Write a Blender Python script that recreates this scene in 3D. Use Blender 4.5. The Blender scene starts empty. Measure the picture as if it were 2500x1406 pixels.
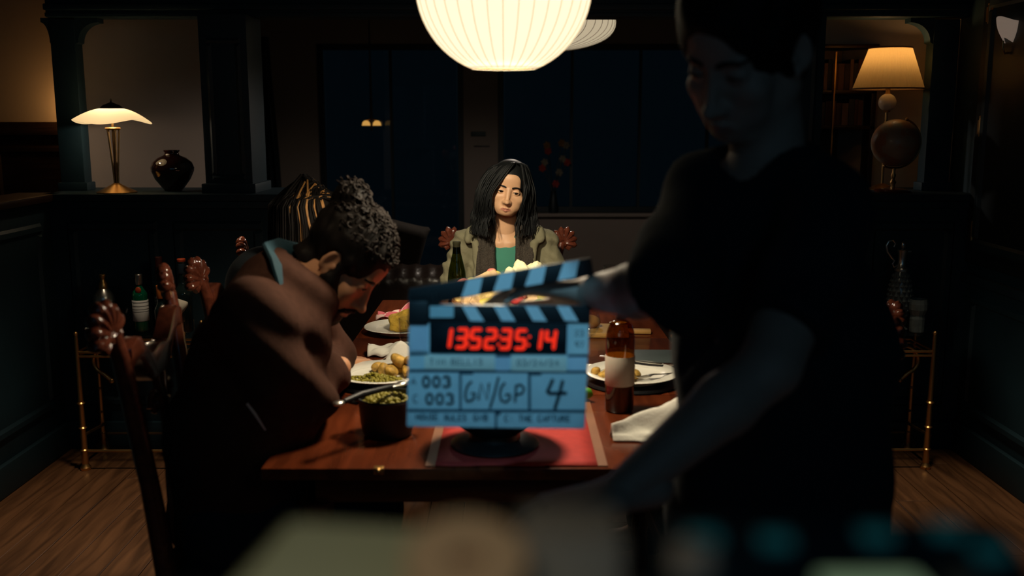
import bpy, bmesh, math, random
import numpy as np
from mathutils import Vector, Matrix

random.seed(7)
S = bpy.context.scene
COL = S.collection

# ------------------------------------------------------------------ camera, world, lights
CAMH, PITCH, FPX = 1.5, math.radians(9.66), 2390.0
cd = bpy.data.cameras.new('camera')
cam = bpy.data.objects.new('camera', cd)
COL.objects.link(cam)
cam.location = (0, 0, CAMH)
cam.rotation_euler = (math.pi / 2 - PITCH, 0, 0)
cd.sensor_width = 36
cd.lens = FPX / 2500 * 36
cd.clip_start = 0.05
cd.clip_end = 60
cd.dof.use_dof = True
cd.dof.focus_distance = 3.75
cd.dof.aperture_fstop = 2.5
S.camera = cam
S.view_settings.view_transform = 'Standard'
S.view_settings.look = 'None'
S.view_settings.exposure = 0.0
S.view_settings.gamma = 1.0
S.view_settings.use_curve_mapping = False
try:
    S.cycles.use_denoising = True
    S.cycles.max_bounces = 8
    S.cycles.diffuse_bounces = 3
    S.cycles.glossy_bounces = 3
    S.cycles.transmission_bounces = 6
    S.cycles.sample_clamp_indirect = 3.0
    S.cycles.caustics_refractive = False
    S.cycles.caustics_reflective = False
except Exception:
    pass

W = bpy.data.worlds.new('night')
S.world = W
W.use_nodes = True
W.node_tree.nodes['Background'].inputs[0].default_value = (0.20, 0.46, 0.66, 1)
W.node_tree.nodes['Background'].inputs[1].default_value = 0.0055


def light(kind, name, loc, power, color, aim=None, **kw):
    l = bpy.data.lights.new(name, kind)
    l.energy = power
    l.color = color
    for k, v in kw.items():
        setattr(l, k, v)
    o = bpy.data.objects.new(name, l)
    COL.objects.link(o)
    o.location = loc
    if aim is not None:
        o.rotation_euler = (Vector(aim) - Vector(loc)).to_track_quat('-Z', 'Y').to_euler()
    return o


# cool night light that falls into the room from behind the camera
light('AREA', 'cool_fill_light', (0.3, -1.3, 2.2), 2.8, (0.28, 0.66, 1.0), (0.2, 3, 0.9),
      shape='RECTANGLE', size=2.6, size_y=1.6)
# narrow spot added to light the slate blue
light('SPOT', 'slate_spot', (-0.06, 0.72, 2.16), 31, (0.19, 0.52, 0.76), (-0.030, 1.55, 1.135),
      spot_size=math.radians(16.4), spot_blend=0.30, shadow_soft_size=0.02)
# film lamp up in the ceiling aimed at the far end of the table
light('SPOT', 'film_key_light', (-0.55, 2.35, 2.38), 230, (1.0, 0.86, 0.62), (-0.02, 4.05, 0.98),
      spot_size=math.radians(38), spot_blend=0.6, shadow_soft_size=0.09)
# wide down light of the paper lantern (its open bottom ring)
light('SPOT', 'lantern_down_light', (-0.02, 2.46, 1.606), 40, (1.0, 0.84, 0.60), (-0.02, 2.46, 0),
      spot_size=math.radians(158), spot_blend=0.35, shadow_soft_size=0.09)


light('SPOT', 'film_hair_light', (-0.25, 1.75, 2.42), 24, (1.0, 0.76, 0.48), (-0.46, 2.28, 1.14), spot_size=math.radians(20), spot_blend=0.8, shadow_soft_size=0.04)
# two film lamps at the ceiling washing the floor on either side of the table
light('SPOT', 'floor_wash_light', (-1.27, 3.62, 2.46), 110, (1.0, 0.78, 0.54), (-1.27, 3.62, 0), spot_size=math.radians(50), spot_blend=0.85, shadow_soft_size=0.08)
light('SPOT', 'floor_wash_light', (1.45, 3.60, 2.46), 95, (1.0, 0.80, 0.55), (1.45, 3.60, 0), spot_size=math.radians(42), spot_blend=0.85, shadow_soft_size=0.08)

# ------------------------------------------------------------------ helpers: colour and materials
def lin(c):
    c = c / 255.0
    return c / 12.92 if c <= 0.04045 else ((c + 0.055) / 1.055) ** 2.4


def rgb(r, g, b):
    return (lin(r), lin(g), lin(b), 1)


def mat(name, color, rough=0.6, metal=0.0, var=0.12, scale=12.0, bump=0.0, bscale=60.0, emit=None, estr=0.0,
        trans=0.0, ior=1.45, spec=0.5, rnd=0.0, coat=0.0, stretch=None, sheen=0.0):
    m = bpy.data.materials.new(name)
    m.use_nodes = True
    nt = m.node_tree
    b = nt.nodes['Principled BSDF']
    b.inputs['Roughness'].default_value = rough
    b.inputs['Metallic'].default_value = metal
    b.inputs['IOR'].default_value = ior
    b.inputs['Specular IOR Level'].default_value = spec
    b.inputs['Transmission Weight'].default_value = trans
    b.inputs['Coat Weight'].default_value = coat
    b.inputs['Sheen Weight'].default_value = sheen
    if emit:
        b.inputs['Emission Color'].default_value = emit
        b.inputs['Emission Strength'].default_value = estr
    tc = nt.nodes.new('ShaderNodeTexCoord')
    mp = nt.nodes.new('ShaderNodeMapping')
    nt.links.new(tc.outputs['Object'], mp.inputs[0])
    if stretch:
        mp.inputs['Scale'].default_value = stretch
    n = nt.nodes.new('ShaderNodeTexNoise')
    n.inputs['Scale'].default_value = scale
    n.inputs['Detail'].default_value = 5
    nt.links.new(mp.outputs[0], n.inputs['Vector'])
    r = nt.nodes.new('ShaderNodeValToRGB')
    lo = [max(0, c * (1 - var)) for c in color[:3]] + [1]
    hi = [min(1, c * (1 + var)) for c in color[:3]] + [1]
    r.color_ramp.elements[0].position = 0.3
    r.color_ramp.elements[1].position = 0.7
    r.color_ramp.elements[0].color = lo
    r.color_ramp.elements[1].color = hi
    nt.links.new(n.outputs['Fac'], r.inputs[0])
    out = r.outputs[0]
    if rnd:
        oi = nt.nodes.new('ShaderNodeObjectInfo')
        mr = nt.nodes.new('ShaderNodeMapRange')
        mr.inputs[3].default_value = 1 - rnd
        mr.inputs[4].default_value = 1 + rnd
        nt.links.new(oi.outputs['Random'], mr.inputs[0])
        hs = nt.nodes.new('ShaderNodeHueSaturation')
        nt.links.new(mr.outputs[0], hs.inputs['Value'])
        nt.links.new(out, hs.inputs['Color'])
        out = hs.outputs[0]
    nt.links.new(out, b.inputs['Base Color'])
    if bump:
        n2 = nt.nodes.new('ShaderNodeTexNoise')
        n2.inputs['Scale'].default_value = bscale
        n2.inputs['Detail'].default_value = 6
        nt.links.new(mp.outputs[0], n2.inputs['Vector'])
        bp = nt.nodes.new('ShaderNodeBump')
        bp.inputs['Strength'].default_value = bump
        bp.inputs['Distance'].default_value = 0.01
        nt.links.new(n2.outputs['Fac'], bp.inputs['Height'])
        nt.links.new(bp.outputs[0], b.inputs['Normal'])
    return m


def glass_mat(name, color, ior=1.45, rough=0.02):
    """thin see-through glass: transparent plus a fresnel reflection"""
    m = bpy.data.materials.new(name)
    m.use_nodes = True
    nt = m.node_tree
    nt.nodes.clear()
    o = nt.nodes.new('ShaderNodeOutputMaterial')
    mx = nt.nodes.new('ShaderNodeMixShader')
    tr = nt.nodes.new('ShaderNodeBsdfTransparent')
    gl = nt.nodes.new('ShaderNodeBsdfGlossy')
    lw = nt.nodes.new('ShaderNodeLayerWeight')
    lw.inputs['Blend'].default_value = 0.5
    pw = nt.nodes.new('ShaderNodeMath')
    pw.operation = 'POWER'
    pw.inputs[1].default_value = 4.0
    fr = nt.nodes.new('ShaderNodeMath')
    fr.operation = 'MULTIPLY_ADD'
    r0 = ((ior - 1) / (ior + 1)) ** 2
    fr.inputs[1].default_value = 0.55 if ior > 1.1 else 0.05
    fr.inputs[2].default_value = r0
    nt.links.new(lw.outputs['Facing'], pw.inputs[0])
    nt.links.new(pw.outputs[0], fr.inputs[0])
    no = nt.nodes.new('ShaderNodeTexNoise')
    no.inputs['Scale'].default_value = 9
    rp = nt.nodes.new('ShaderNodeValToRGB')
    rp.color_ramp.elements[0].color = [c * 0.92 for c in color[:3]] + [1]
    rp.color_ramp.elements[1].color = color
    nt.links.new(no.outputs['Fac'], rp.inputs[0])
    nt.links.new(rp.outputs[0], tr.inputs[0])
    gl.inputs['Roughness'].default_value = rough
    nt.links.new(fr.outputs[0], mx.inputs[0])
    nt.links.new(tr.outputs[0], mx.inputs[1])
    nt.links.new(gl.outputs[0], mx.inputs[2])
    nt.links.new(mx.outputs[0], o.inputs[0])
    return m


def shade_mat(name, color, trans=0.6, glow=None, gstr=0.0):
    """lamp shade: diffuse mixed with translucent; the lamp behind it lights it"""
    m = bpy.data.materials.new(name)
    m.use_nodes = True
    nt = m.node_tree
    nt.nodes.clear()
    o = nt.nodes.new('ShaderNodeOutputMaterial')
    d = nt.nodes.new('ShaderNodeBsdfDiffuse')
    t = nt.nodes.new('ShaderNodeBsdfTranslucent')
    mx = nt.nodes.new('ShaderNodeMixShader')
    no = nt.nodes.new('ShaderNodeTexNoise')
    no.inputs['Scale'].default_value = 40
    rp = nt.nodes.new('ShaderNodeValToRGB')
    rp.color_ramp.elements[0].color = [c * 0.93 for c in color[:3]] + [1]
    rp.color_ramp.elements[1].color = color
    nt.links.new(no.outputs['Fac'], rp.inputs[0])
    for n in (d, t):
        nt.links.new(rp.outputs[0], n.inputs[0])
    mx.inputs[0].default_value = trans
    nt.links.new(d.outputs[0], mx.inputs[1])
    nt.links.new(t.outputs[0], mx.inputs[2])
    last = mx
    if glow:
        e = nt.nodes.new('ShaderNodeEmission')
        e.inputs[0].default_value = glow
        e.inputs[1].default_value = gstr
        a = nt.nodes.new('ShaderNodeAddShader')
        nt.links.new(mx.outputs[0], a.inputs[0])
        nt.links.new(e.outputs[0], a.inputs[1])
        last = a
    nt.links.new(last.outputs[0], o.inputs[0])
    return m


def wood_mat(name, dark, light_, rough=0.35, scale=(1.2, 14, 14), rnd=0.0, coat=0.0, bump=0.05, freq=3.0):
    m = mat(name, light_, rough, rnd=rnd, coat=coat)
    nt = m.node_tree
    b = nt.nodes['Principled BSDF']
    ramp = [n for n in nt.nodes if n.type == 'VALTORGB'][0]
    noise = [n for n in nt.nodes if n.type == 'TEX_NOISE'][0]
    mp = [n for n in nt.nodes if n.type == 'MAPPING'][0]
    mp.inputs['Scale'].default_value = scale
    noise.inputs['Scale'].default_value = freq
    noise.inputs['Detail'].default_value = 8
    noise.inputs['Distortion'].default_value = 0.8
    ramp.color_ramp.elements[0].color = dark
    ramp.color_ramp.elements[1].color = light_
    bp = nt.nodes.new('ShaderNodeBump')
    bp.inputs['Strength'].default_value = bump
    nt.links.new(noise.outputs['Fac'], bp.inputs['Height'])
    nt.links.new(bp.outputs[0], b.inputs['Normal'])
    return m


M = {}
M['teal'] = mat('teal_paint', (0.009, 0.032, 0.046, 1), 0.6, var=0.15, scale=3, bump=0.03)
M['dark_paint'] = mat('dark_paint', (0.008, 0.016, 0.020, 1), 0.5, scale=4)
M['plaster'] = mat('grey_plaster', (0.33, 0.27, 0.23, 1), 0.9, var=0.06, scale=2, bump=0.05)
M['plaster_warm'] = mat('warm_plaster', (0.50, 0.36, 0.24, 1), 0.9, var=0.08, scale=2, bump=0.05)
M['ceiling'] = mat('ceiling_paint', (0.03, 0.035, 0.04, 1), 0.9, scale=2)
M['dark_wood'] = wood_mat('dark_wood', (0.012, 0.006, 0.004, 1), (0.035, 0.016, 0.008, 1), 0.35)
M['mahogany'] = wood_mat('mahogany', (0.055, 0.012, 0.005, 1), (0.15, 0.034, 0.013, 1), 0.3, coat=0.3)
M['chair_wood'] = wood_mat('carved_mahogany', (0.07, 0.017, 0.009, 1), (0.16, 0.042, 0.022, 1), 0.22, coat=0.5)
M['tabletop'] = wood_mat('tabletop_mahogany', (0.085, 0.017, 0.0055, 1), (0.175, 0.036, 0.011, 1), 0.27, scale=(9, 0.9, 9), coat=0.12)
M['plank'] = wood_mat('oak_plank', (0.060, 0.026, 0.011, 1), (0.17, 0.078, 0.034, 1), 0.42, scale=(9, 0.8, 9), rnd=0.16, freq=3.5)
M['brass'] = mat('brass', (0.80, 0.45, 0.16, 1), 0.34, 1.0, var=0.1)
M['brass_dull'] = mat('aged_brass', (0.50, 0.29, 0.11, 1), 0.38, 1.0, var=0.15)
M['steel'] = mat('polished_steel', (0.80, 0.78, 0.72, 1), 0.30, 1.0, var=0.05)
M['black_metal'] = mat('black_iron', (0.008, 0.009, 0.010, 1), 0.4, var=0.2)
M['black'] = mat('black_plastic', (0.010, 0.012, 0.014, 1), 0.45, var=0.2)
M['china'] = mat('white_china', (0.82, 0.80, 0.72, 1), 0.2, var=0.02)
M['napkin'] = mat('white_linen', (0.74, 0.72, 0.64, 1), 0.9, var=0.05, bump=0.15, bscale=140)
M['glass'] = glass_mat('clear_glass', (0.96, 0.97, 0.97, 1), 1.4)
M['glass_pane'] = glass_mat('window_glass', (0.75, 0.85, 0.9, 1), 1.5, 0.0)
M['glass_pane_dull'] = glass_mat('window_glass_dull', (0.75, 0.85, 0.9, 1), 1.03, 0.1)
M['glass_green'] = glass_mat('green_glass', (0.20, 0.24, 0.04, 1), 1.9)
M['glass_amber'] = glass_mat('amber_glass', (0.46, 0.23, 0.035, 1), 2.0)
M['glass_gin'] = mat('emerald_glass', (0.0, 0.10, 0.045, 1), 0.08, var=0.2, coat=0.5)
M['glass_dark'] = mat('dark_bottle_glass', (0.006, 0.012, 0.012, 1), 0.08, coat=0.5)
M['paper'] = mat('label_paper', (0.46, 0.42, 0.34, 1), 0.8, var=0.06)
M['label_cool'] = mat('cool_label_paper', (0.80, 0.81, 0.78, 1), 0.8, var=0.05)
M['red_foil'] = mat('red_foil', (0.50, 0.07, 0.02, 1), 0.35, var=0.1)
M['orange_foil'] = mat('orange_foil', (0.62, 0.17, 0.03, 1), 0.5, var=0.1)
M['ink'] = mat('black_ink', (0.012, 0.014, 0.02, 1), 0.7)
M['skin_w'] = mat('skin_light', (0.66, 0.38, 0.215, 1), 0.5, var=0.05, scale=30)
M['skin_m'] = mat('skin_tan', (0.54, 0.27, 0.145, 1), 0.5, var=0.07, scale=30)
M['skin_c'] = mat('skin_pale', (0.44, 0.30, 0.24, 1), 0.55, var=0.05, scale=30)
for key, lip in (('skin_w', (0.44, 0.16, 0.115, 1)), ('skin_m', (0.40, 0.13, 0.085, 1)), ('skin_c', (0.34, 0.15, 0.12, 1))):
    nt = M[key].node_tree
    bs = nt.nodes['Principled BSDF']
    src = bs.inputs['Base Color'].links[0].from_socket
    at = nt.nodes.new('ShaderNodeAttribute')
    at.attribute_name = 'lip'
    mx = nt.nodes.new('ShaderNodeMix')
    mx.data_type = 'RGBA'
    nt.links.new(at.outputs['Fac'], mx.inputs[0])
    nt.links.new(src, mx.inputs[6])
    mx.inputs[7].default_value = lip
    nt.links.new(mx.outputs[2], bs.inputs['Base Color'])
M['eye_white'] = mat('eye_white', (0.55, 0.47, 0.40, 1), 0.25, var=0.03)
M['iris'] = mat('dark_iris', (0.012, 0.007, 0.004, 1), 0.1)
M['hair_black'] = mat('black_hair', (0.005, 0.0058, 0.0062, 1), 0.55, var=0.35, spec=0.25, scale=60, stretch=(1, 1, 0.1))
M['hair_brown'] = mat('dark_brown_hair', (0.006, 0.0042, 0.0034, 1), 0.65, spec=0.2, var=0.35, scale=50)
M['hair_gold'] = mat('gold_highlight_hair', (0.44, 0.21, 0.060, 1), 0.5, var=0.3, scale=60)
M['hair_mid'] = mat('chestnut_hair', (0.010, 0.0060, 0.0042, 1), 0.7, spec=0.2, var=0.3, scale=60)
M['khaki'] = mat('khaki_cotton', (0.19, 0.175, 0.105, 1), 0.9, var=0.10, scale=20, bump=0.2, bscale=120)
M['scarf'] = mat('charcoal_knit', (0.045, 0.036, 0.027, 1), 0.95, var=0.55, scale=220, bump=0.6, bscale=240)
M['tee'] = mat('teal_tshirt', (0.050, 0.22, 0.155, 1), 0.9, var=0.06, bump=0.1, bscale=150)
M['coat'] = mat('brown_wool', (0.058, 0.027, 0.019, 1), 0.95, var=0.15, scale=50, bump=0.10, bscale=150, spec=0.08)
M['collar'] = mat('teal_blue_cloth', (0.004, 0.036, 0.056, 1), 0.85, var=0.12, bump=0.2, bscale=120)
M['black_cloth'] = mat('black_cotton', (0.010, 0.018, 0.024, 1), 0.95, var=0.15, bump=0.1, bscale=120)
M['trouser'] = mat('dark_trousers', (0.012, 0.016, 0.024, 1), 0.95, var=0.15)
M['denim'] = mat('blue_denim', (0.022, 0.085, 0.16, 1), 0.9, var=0.2, scale=120)
M['leather'] = mat('dark_leather', (0.018, 0.012, 0.010, 1), 0.30, var=0.25, bump=0.2, bscale=40)
M['cushion'] = mat('brown_velvet', (0.022, 0.017, 0.013, 1), 0.9, var=0.2)
M['red_runner'] = mat('red_cloth', (0.46, 0.035, 0.028, 1), 0.8, var=0.10, scale=40, bump=0.15, bscale=200)
M['tan_edge'] = mat('tan_strip', (0.24, 0.10, 0.05, 1), 0.6, var=0.1)

# ------------------------------------------------------------------ helpers: mesh building


class MB:
    def __init__(s):
        s.v = []
        s.f = []
        s.mi = []

    def add(s, verts, faces, mi=0):
        n = len(s.v)
        s.v.extend([tuple(v) for v in verts])
        for f in faces:
            s.f.append(tuple(i + n for i in f))
            s.mi.append(mi)
        return s

    def box(s, lo, hi, mi=0, R=None, o=(0, 0, 0)):
        x0, y0, z0 = lo
        x1, y1, z1 = hi
        vs = [(x0, y0, z0), (x1, y0, z0), (x1, y1, z0), (x0, y1, z0), (x0, y0, z1), (x1, y0, z1), (x1, y1, z1), (x0, y1, z1)]
        if R is not None:
            vs = [tuple(R @ Vector(v) + Vector(o)) for v in vs]
        return s.add(vs, [(0, 3, 2, 1), (4, 5, 6, 7), (0, 1, 5, 4), (1, 2, 6, 5), (2, 3, 7, 6), (3, 0, 4, 7)], mi)

    def tube(s, pts, rad, n=10, mi=0, closed=False, flat=None):
        pts = [Vector(p) for p in pts]
        m = len(pts)
        if not isinstance(rad, list):
            rad = [rad] * m
        base = len(s.v)
        prev = None
        for i, p in enumerate(pts):
            if closed:
                t = (pts[(i + 1) % m] - pts[i - 1]).normalized()
            else:
                t = (pts[min(i + 1, m - 1)] - pts[max(i - 1, 0)]).normalized()
            if prev is None:
                up = Vector((0, 0, 1)) if abs(t.z) < 0.9 else Vector((1, 0, 0))
                if flat is not None:
                    up = Vector(flat)
                a = (up - t * up.dot(t)).normalized()
            else:
                a = (prev - t * prev.dot(t)).normalized()
            prev = a
            b = t.cross(a)
            ra = rad[i]
            rb = ra
            if isinstance(ra, tuple):
                ra, rb = ra
            for k in range(n):
                an = 2 * math.pi * k / n
                s.v.append(tuple(p + a * (math.cos(an) * ra) + b * (math.sin(an) * rb)))
        rng = m if closed else m - 1
        for i in range(rng):
            for k in range(n):
                a0 = base + i * n + k
                a1 = base + i * n + (k + 1) % n
                j = ((i + 1) % m) * n
                s.f.append((a0, a1, base + j + (k + 1) % n, base + j + k))
                s.mi.append(mi)
        if not closed:
            s.f.append(tuple(base + k for k in range(n - 1, -1, -1)))
            s.f.append(tuple(base + (m - 1) * n + k for k in range(n)))
            s.mi += [mi, mi]
        return s

    def lathe(s, prof, n=32, c=(0, 0, 0), mi=0, sx=1.0, sy=1.0):
        """prof: list of (radius, z), bottom to top"""
        base = len(s.v)
        for r, z in prof:
            for k in range(n):
                an = 2 * math.pi * k / n
                s.v.append((c[0] + math.cos(an) * r * sx, c[1] + math.sin(an) * r * sy, c[2] + z))
        for i in range(len(prof) - 1):
            for k in range(n):
                k2 = (k + 1) % n
                s.f.append((base + i * n + k, base + i * n + k2, base + (i + 1) * n + k2, base + (i + 1) * n + k))
                s.mi.append(mi)
        if prof[0][0] > 1e-5:
            s.f.append(tuple(base + k for k in range(n - 1, -1, -1)))
            s.mi.append(mi)
        if prof[-1][0] > 1e-5:
            s.f.append(tuple(base + (len(prof) - 1) * n + k for k in range(n)))
            s.mi.append(mi)
        return s

    def ball(s, c, r, nu=14, nv=8, mi=0, R=None):
        if not isinstance(r, (list, tuple)):
            r = (r, r, r)
        vs = []
        for j in range(nv + 1):
            ph = -math.pi / 2 + math.pi * j / nv
            for k in range(nu):
                an = 2 * math.pi * k / nu
                v = Vector((math.cos(ph) * math.cos(an) * r[0], math.cos(ph) * math.sin(an) * r[1], math.sin(ph) * r[2]))
                if R is not None:
                    v = R @ v
                vs.append((v.x + c[0], v.y + c[1], v.z + c[2]))
        fs = []
        for j in range(nv):
            for k in range(nu):
                k2 = (k + 1) % nu
                fs.append((j * nu + k, j * nu + k2, (j + 1) * nu + k2, (j + 1) * nu + k))
        return s.add(vs, fs, mi)

    def prism(s, outline, y0, y1, mi=0, axis='y', R=None, o=(0, 0, 0)):
        """outline of (a, b) counter-clockwise, extruded along an axis"""
        n = len(outline)
        vs = []
        for y in (y0, y1):
            for a, b in outline:
                v = {'y': (a, y, b), 'x': (y, a, b), 'z': (a, b, y)}[axis]
                if R is not None:
                    v = tuple(R @ Vector(v) + Vector(o))
                vs.append(v)
        fs = [tuple(range(n)), tuple(range(2 * n - 1, n - 1, -1))]
        for i in range(n):
            j = (i + 1) % n
            fs.append((j, i, n + i, n + j))
        return s.add(vs, fs, mi)

    def build(s, name, m, parent=None, smooth=True, bevel=0.0, off=None, seg=2, sharp=40, thick=0.0):
        me = bpy.data.meshes.new(name)
        vs = s.v
        if off is not None:
            vs = [(v[0] - off[0], v[1] - off[1], v[2] - off[2]) for v in vs]
        me.from_pydata(vs, [], s.f)
        ms = m if isinstance(m, (list, tuple)) else [m]
        for q in ms:
            me.materials.append(q)
        if len(ms) > 1:
            me.polygons.foreach_set('material_index', s.mi)
        bm = bmesh.new()
        bm.from_mesh(me)
        bmesh.ops.recalc_face_normals(bm, faces=bm.faces)
        if bevel:
            es = [e for e in bm.edges if len(e.link_faces) == 2 and e.calc_face_angle(0) > 0.5]
            bmesh.ops.bevel(bm, geom=es, offset=bevel, segments=seg, profile=0.6, affect='EDGES')
        bm.to_mesh(me)
        bm.free()
        if smooth:
            me.shade_smooth()
            me.set_sharp_from_angle(angle=math.radians(sharp))
        o = bpy.data.objects.new(name, me)
        COL.objects.link(o)
        if parent is not None:
            o.parent = parent
        if thick:
            md = o.modifiers.new('thickness', 'SOLIDIFY')
            md.thickness = thick
        return o


def tag(o, label=None, cat=None, group=None, kind=None):
    for k, v in (('label', label), ('category', cat), ('group', group), ('kind', kind)):
        if v:
            o[k] = v
    return o


def thing(name, label, cat, loc=(0, 0, 0), rotz=0.0, group=None):
    o = bpy.data.objects.new(name, None)
    o.empty_display_size = 0.05
    COL.objects.link(o)
    o.location = loc
    o.rotation_euler = (0, 0, rotz)
    return tag(o, label, cat, group)


def struct(o, label=None):
    o['kind'] = 'structure'
    if label:
        o['label'] = label
    return o


def copy_tree(o, parent=None):
    c = o.copy()
    COL.objects.link(c)
    if parent is not None:
        c.parent = parent
    for ch in list(o.children):
        copy_tree(ch, c)
    return c


def at_y(px, py, Y):
    """room point seen at a pixel on the vertical plane y = Y"""
    x, y, z = (px - 1250) / FPX, 0, 0
    v = (py - 703) / FPX
    ry = math.cos(PITCH) - v * math.sin(PITCH)
    rz = -math.sin(PITCH) - v * math.cos(PITCH)
    k = Y / ry
    return Vector((x * k, Y, CAMH + rz * k))


def at_z(px, py, Z):
    v = (py - 703) / FPX
    ry = math.cos(PITCH) - v * math.sin(PITCH)
    rz = -math.sin(PITCH) - v * math.cos(PITCH)
    k = (Z - CAMH) / rz
    return Vector(((px - 1250) / FPX * k, ry * k, Z))


# ------------------------------------------------------------------ helpers: smooth organic surfaces from distance fields
_rs = np.random.RandomState(3)
_D = _rs.normal(size=(64, 3))
_D /= np.linalg.norm(_D, axis=1)[:, None]
_PH = _rs.uniform(0, 6.28, 64)


def wob(x, y, z, f, seed=0, n=6):
    r = 0
    for i in range(n):
        d = _D[(seed * 7 + i) % 64]
        q = f * (0.7 + 0.12 * i)
        r = r + np.sin((x * d[0] + y * d[1] + z * d[2]) * q + _PH[(seed * 5 + i) % 64])
    return r / n


class Field:
    def __init__(s, lo, hi, h):
        s.h = h
        s.ax = [np.arange(lo[i], hi[i] + h, h, dtype=np.float32) for i in range(3)]
        s.d = np.full([len(a) for a in s.ax], 1.0, np.float32)

    def _sl(s, lo, hi, m):
        r = []
        for i in range(3):
            a = s.ax[i]
            r.append(slice(int(max(0, np.searchsorted(a, lo[i] - m))), int(min(len(a), np.searchsorted(a, hi[i] + m) + 1))))
        return tuple(r)

    def _xyz(s, sl):
        return (s.ax[0][sl[0]][:, None, None], s.ax[1][sl[1]][None, :, None], s.ax[2][sl[2]][None, None, :])

    def _put(s, sl, v, k, cut):
        a = s.d[sl]
        if cut:
            v = -v
            h = np.clip(0.5 - 0.5 * (v - a) / k, 0, 1)
            s.d[sl] = v * (1 - h) + a * h + k * h * (1 - h)
        else:
            h = np.clip(0.5 + 0.5 * (a - v) / k, 0, 1)
            s.d[sl] = a * (1 - h) + v * h - k * h * (1 - h)

    def cap(s, a, b, ra, rb=None, k=0.01, cut=False, flat=None):
        rb = ra if rb is None else rb
        a = np.array(a, np.float32)
        b = np.array(b, np.float32)
        r = max(ra, rb)
        sl = s._sl(np.minimum(a, b) - r, np.maximum(a, b) + r, k * 1.5 + 4 * s.h)
        x, y, z = s._xyz(sl)
        if x.size * y.size * z.size == 0:
            return s
        ba = b - a
        L = float((ba * ba).sum()) + 1e-12
        px, py, pz = x - a[0], y - a[1], z - a[2]
        t = np.clip((px * ba[0] + py * ba[1] + pz * ba[2]) / L, 0, 1)
        v = np.sqrt((px - t * ba[0]) ** 2 + (py - t * ba[1]) ** 2 + (pz - t * ba[2]) ** 2) - (ra + (rb - ra) * t)
        s._put(sl, v, k, cut)
        return s

    def chain(s, pts, rad, k=0.01):
        for i in range(len(pts) - 1):
            s.cap(pts[i], pts[i + 1], rad[i], rad[i + 1], k)
        return s

    def ell(s, c, r, k=0.01, R=None, cut=False):
        c = np.array(c, np.float32)
        if not isinstance(r, (list, tuple)):
            r = (r, r, r)
        m = max(r)
        e = np.array(r) if R is None else np.array([m, m, m])
        sl = s._sl(c - e, c + e, k * 1.5 + 4 * s.h)
        x, y, z = s._xyz(sl)
        if x.size * y.size * z.size == 0:
            return s
        px, py, pz = x - c[0], y - c[1], z - c[2]
        if R is not None:
            R = np.array(R)
            px, py, pz = (R[0, 0] * px + R[1, 0] * py + R[2, 0] * pz, R[0, 1] * px + R[1, 1] * py + R[2, 1] * pz,
                          R[0, 2] * px + R[1, 2] * py + R[2, 2] * pz)
        k0 = np.sqrt((px / r[0]) ** 2 + (py / r[1]) ** 2 + (pz / r[2]) ** 2)
        k1 = np.sqrt((px / r[0] ** 2) ** 2 + (py / r[1] ** 2) ** 2 + (pz / r[2] ** 2) ** 2) + 1e-6
        v = k0 * (k0 - 1) / k1
        s._put(sl, v, k, cut)
        return s

    def rbox(s, c, half, r, k=0.01, R=None, cut=False):
        c = np.array(c, np.float32)
        m = float(np.linalg.norm(half)) + r
        e = np.array(half) + r if R is None else np.array([m, m, m])
        sl = s._sl(c - e, c + e, k * 1.5 + 4 * s.h)
        x, y, z = s._xyz(sl)
        if x.size * y.size * z.size == 0:
            return s
        px, py, pz = x - c[0], y - c[1], z - c[2]
        if R is not None:
            R = np.array(R)
            px, py, pz = (R[0, 0] * px + R[1, 0] * py + R[2, 0] * pz, R[0, 1] * px + R[1, 1] * py + R[2, 1] * pz,
                          R[0, 2] * px + R[1, 2] * py + R[2, 2] * pz)
        qx, qy, qz = np.abs(px) - half[0], np.abs(py) - half[1], np.abs(pz) - half[2]
        v = np.sqrt(np.maximum(qx, 0) ** 2 + np.maximum(qy, 0) ** 2 + np.maximum(qz, 0) ** 2) + \
            np.minimum(np.maximum(qx, np.maximum(qy, qz)), 0) - r
        s._put(sl, v, k, cut)
        return s

    def disp(s, fn, lo=None, hi=None):
        x, y, z = s._xyz((slice(None),) * 3)
        s.d += fn(x, y, z).astype(np.float32)
        return s

    def front(s, x, z):
        """largest y inside the solid at (x, z)"""
        i = int(np.clip(np.searchsorted(s.ax[0], x), 0, len(s.ax[0]) - 1))
        k = int(np.clip(np.searchsorted(s.ax[2], z), 0, len(s.ax[2]) - 1))
        w = np.where(s.d[i, :, k] < 0)[0]
        return float(s.ax[1][w[-1]]) + s.h * 0.5 if len(w) else 0.0

    def mesh(s):
        d = s.d
        ins = d < 0
        cnt = np.zeros([n - 1 for n in d.shape], np.int8)
        for i in (0, 1):
            for j in (0, 1):
                for k in (0, 1):
                    cnt += ins[i:i + cnt.shape[0], j:j + cnt.shape[1], k:k + cnt.shape[2]]
        act = (cnt > 0) & (cnt < 8)
        I, J, K = np.where(act)
        idx = np.full(cnt.shape, -1, np.int64)
        idx[I, J, K] = np.arange(len(I))
        acc = np.zeros((len(I), 3))
        num = np.zeros(len(I))
        C = [(i, j, k) for i in (0, 1) for j in (0, 1) for k in (0, 1)]
        for a in C:
            for b in C:
                if sum(abs(a[q] - b[q]) for q in range(3)) != 1 or a > b:
                    continue
                da = d[I + a[0], J + a[1], K + a[2]]
                db = d[I + b[0], J + b[1], K + b[2]]
                m = (da < 0) != (db < 0)
                t = np.where(m, da / np.where(m, da - db, 1), 0)
                for q in range(3):
                    acc[:, q] += np.where(m, a[q] + t * (b[q] - a[q]), 0)
                num += m
        p = acc / num[:, None]
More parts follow.
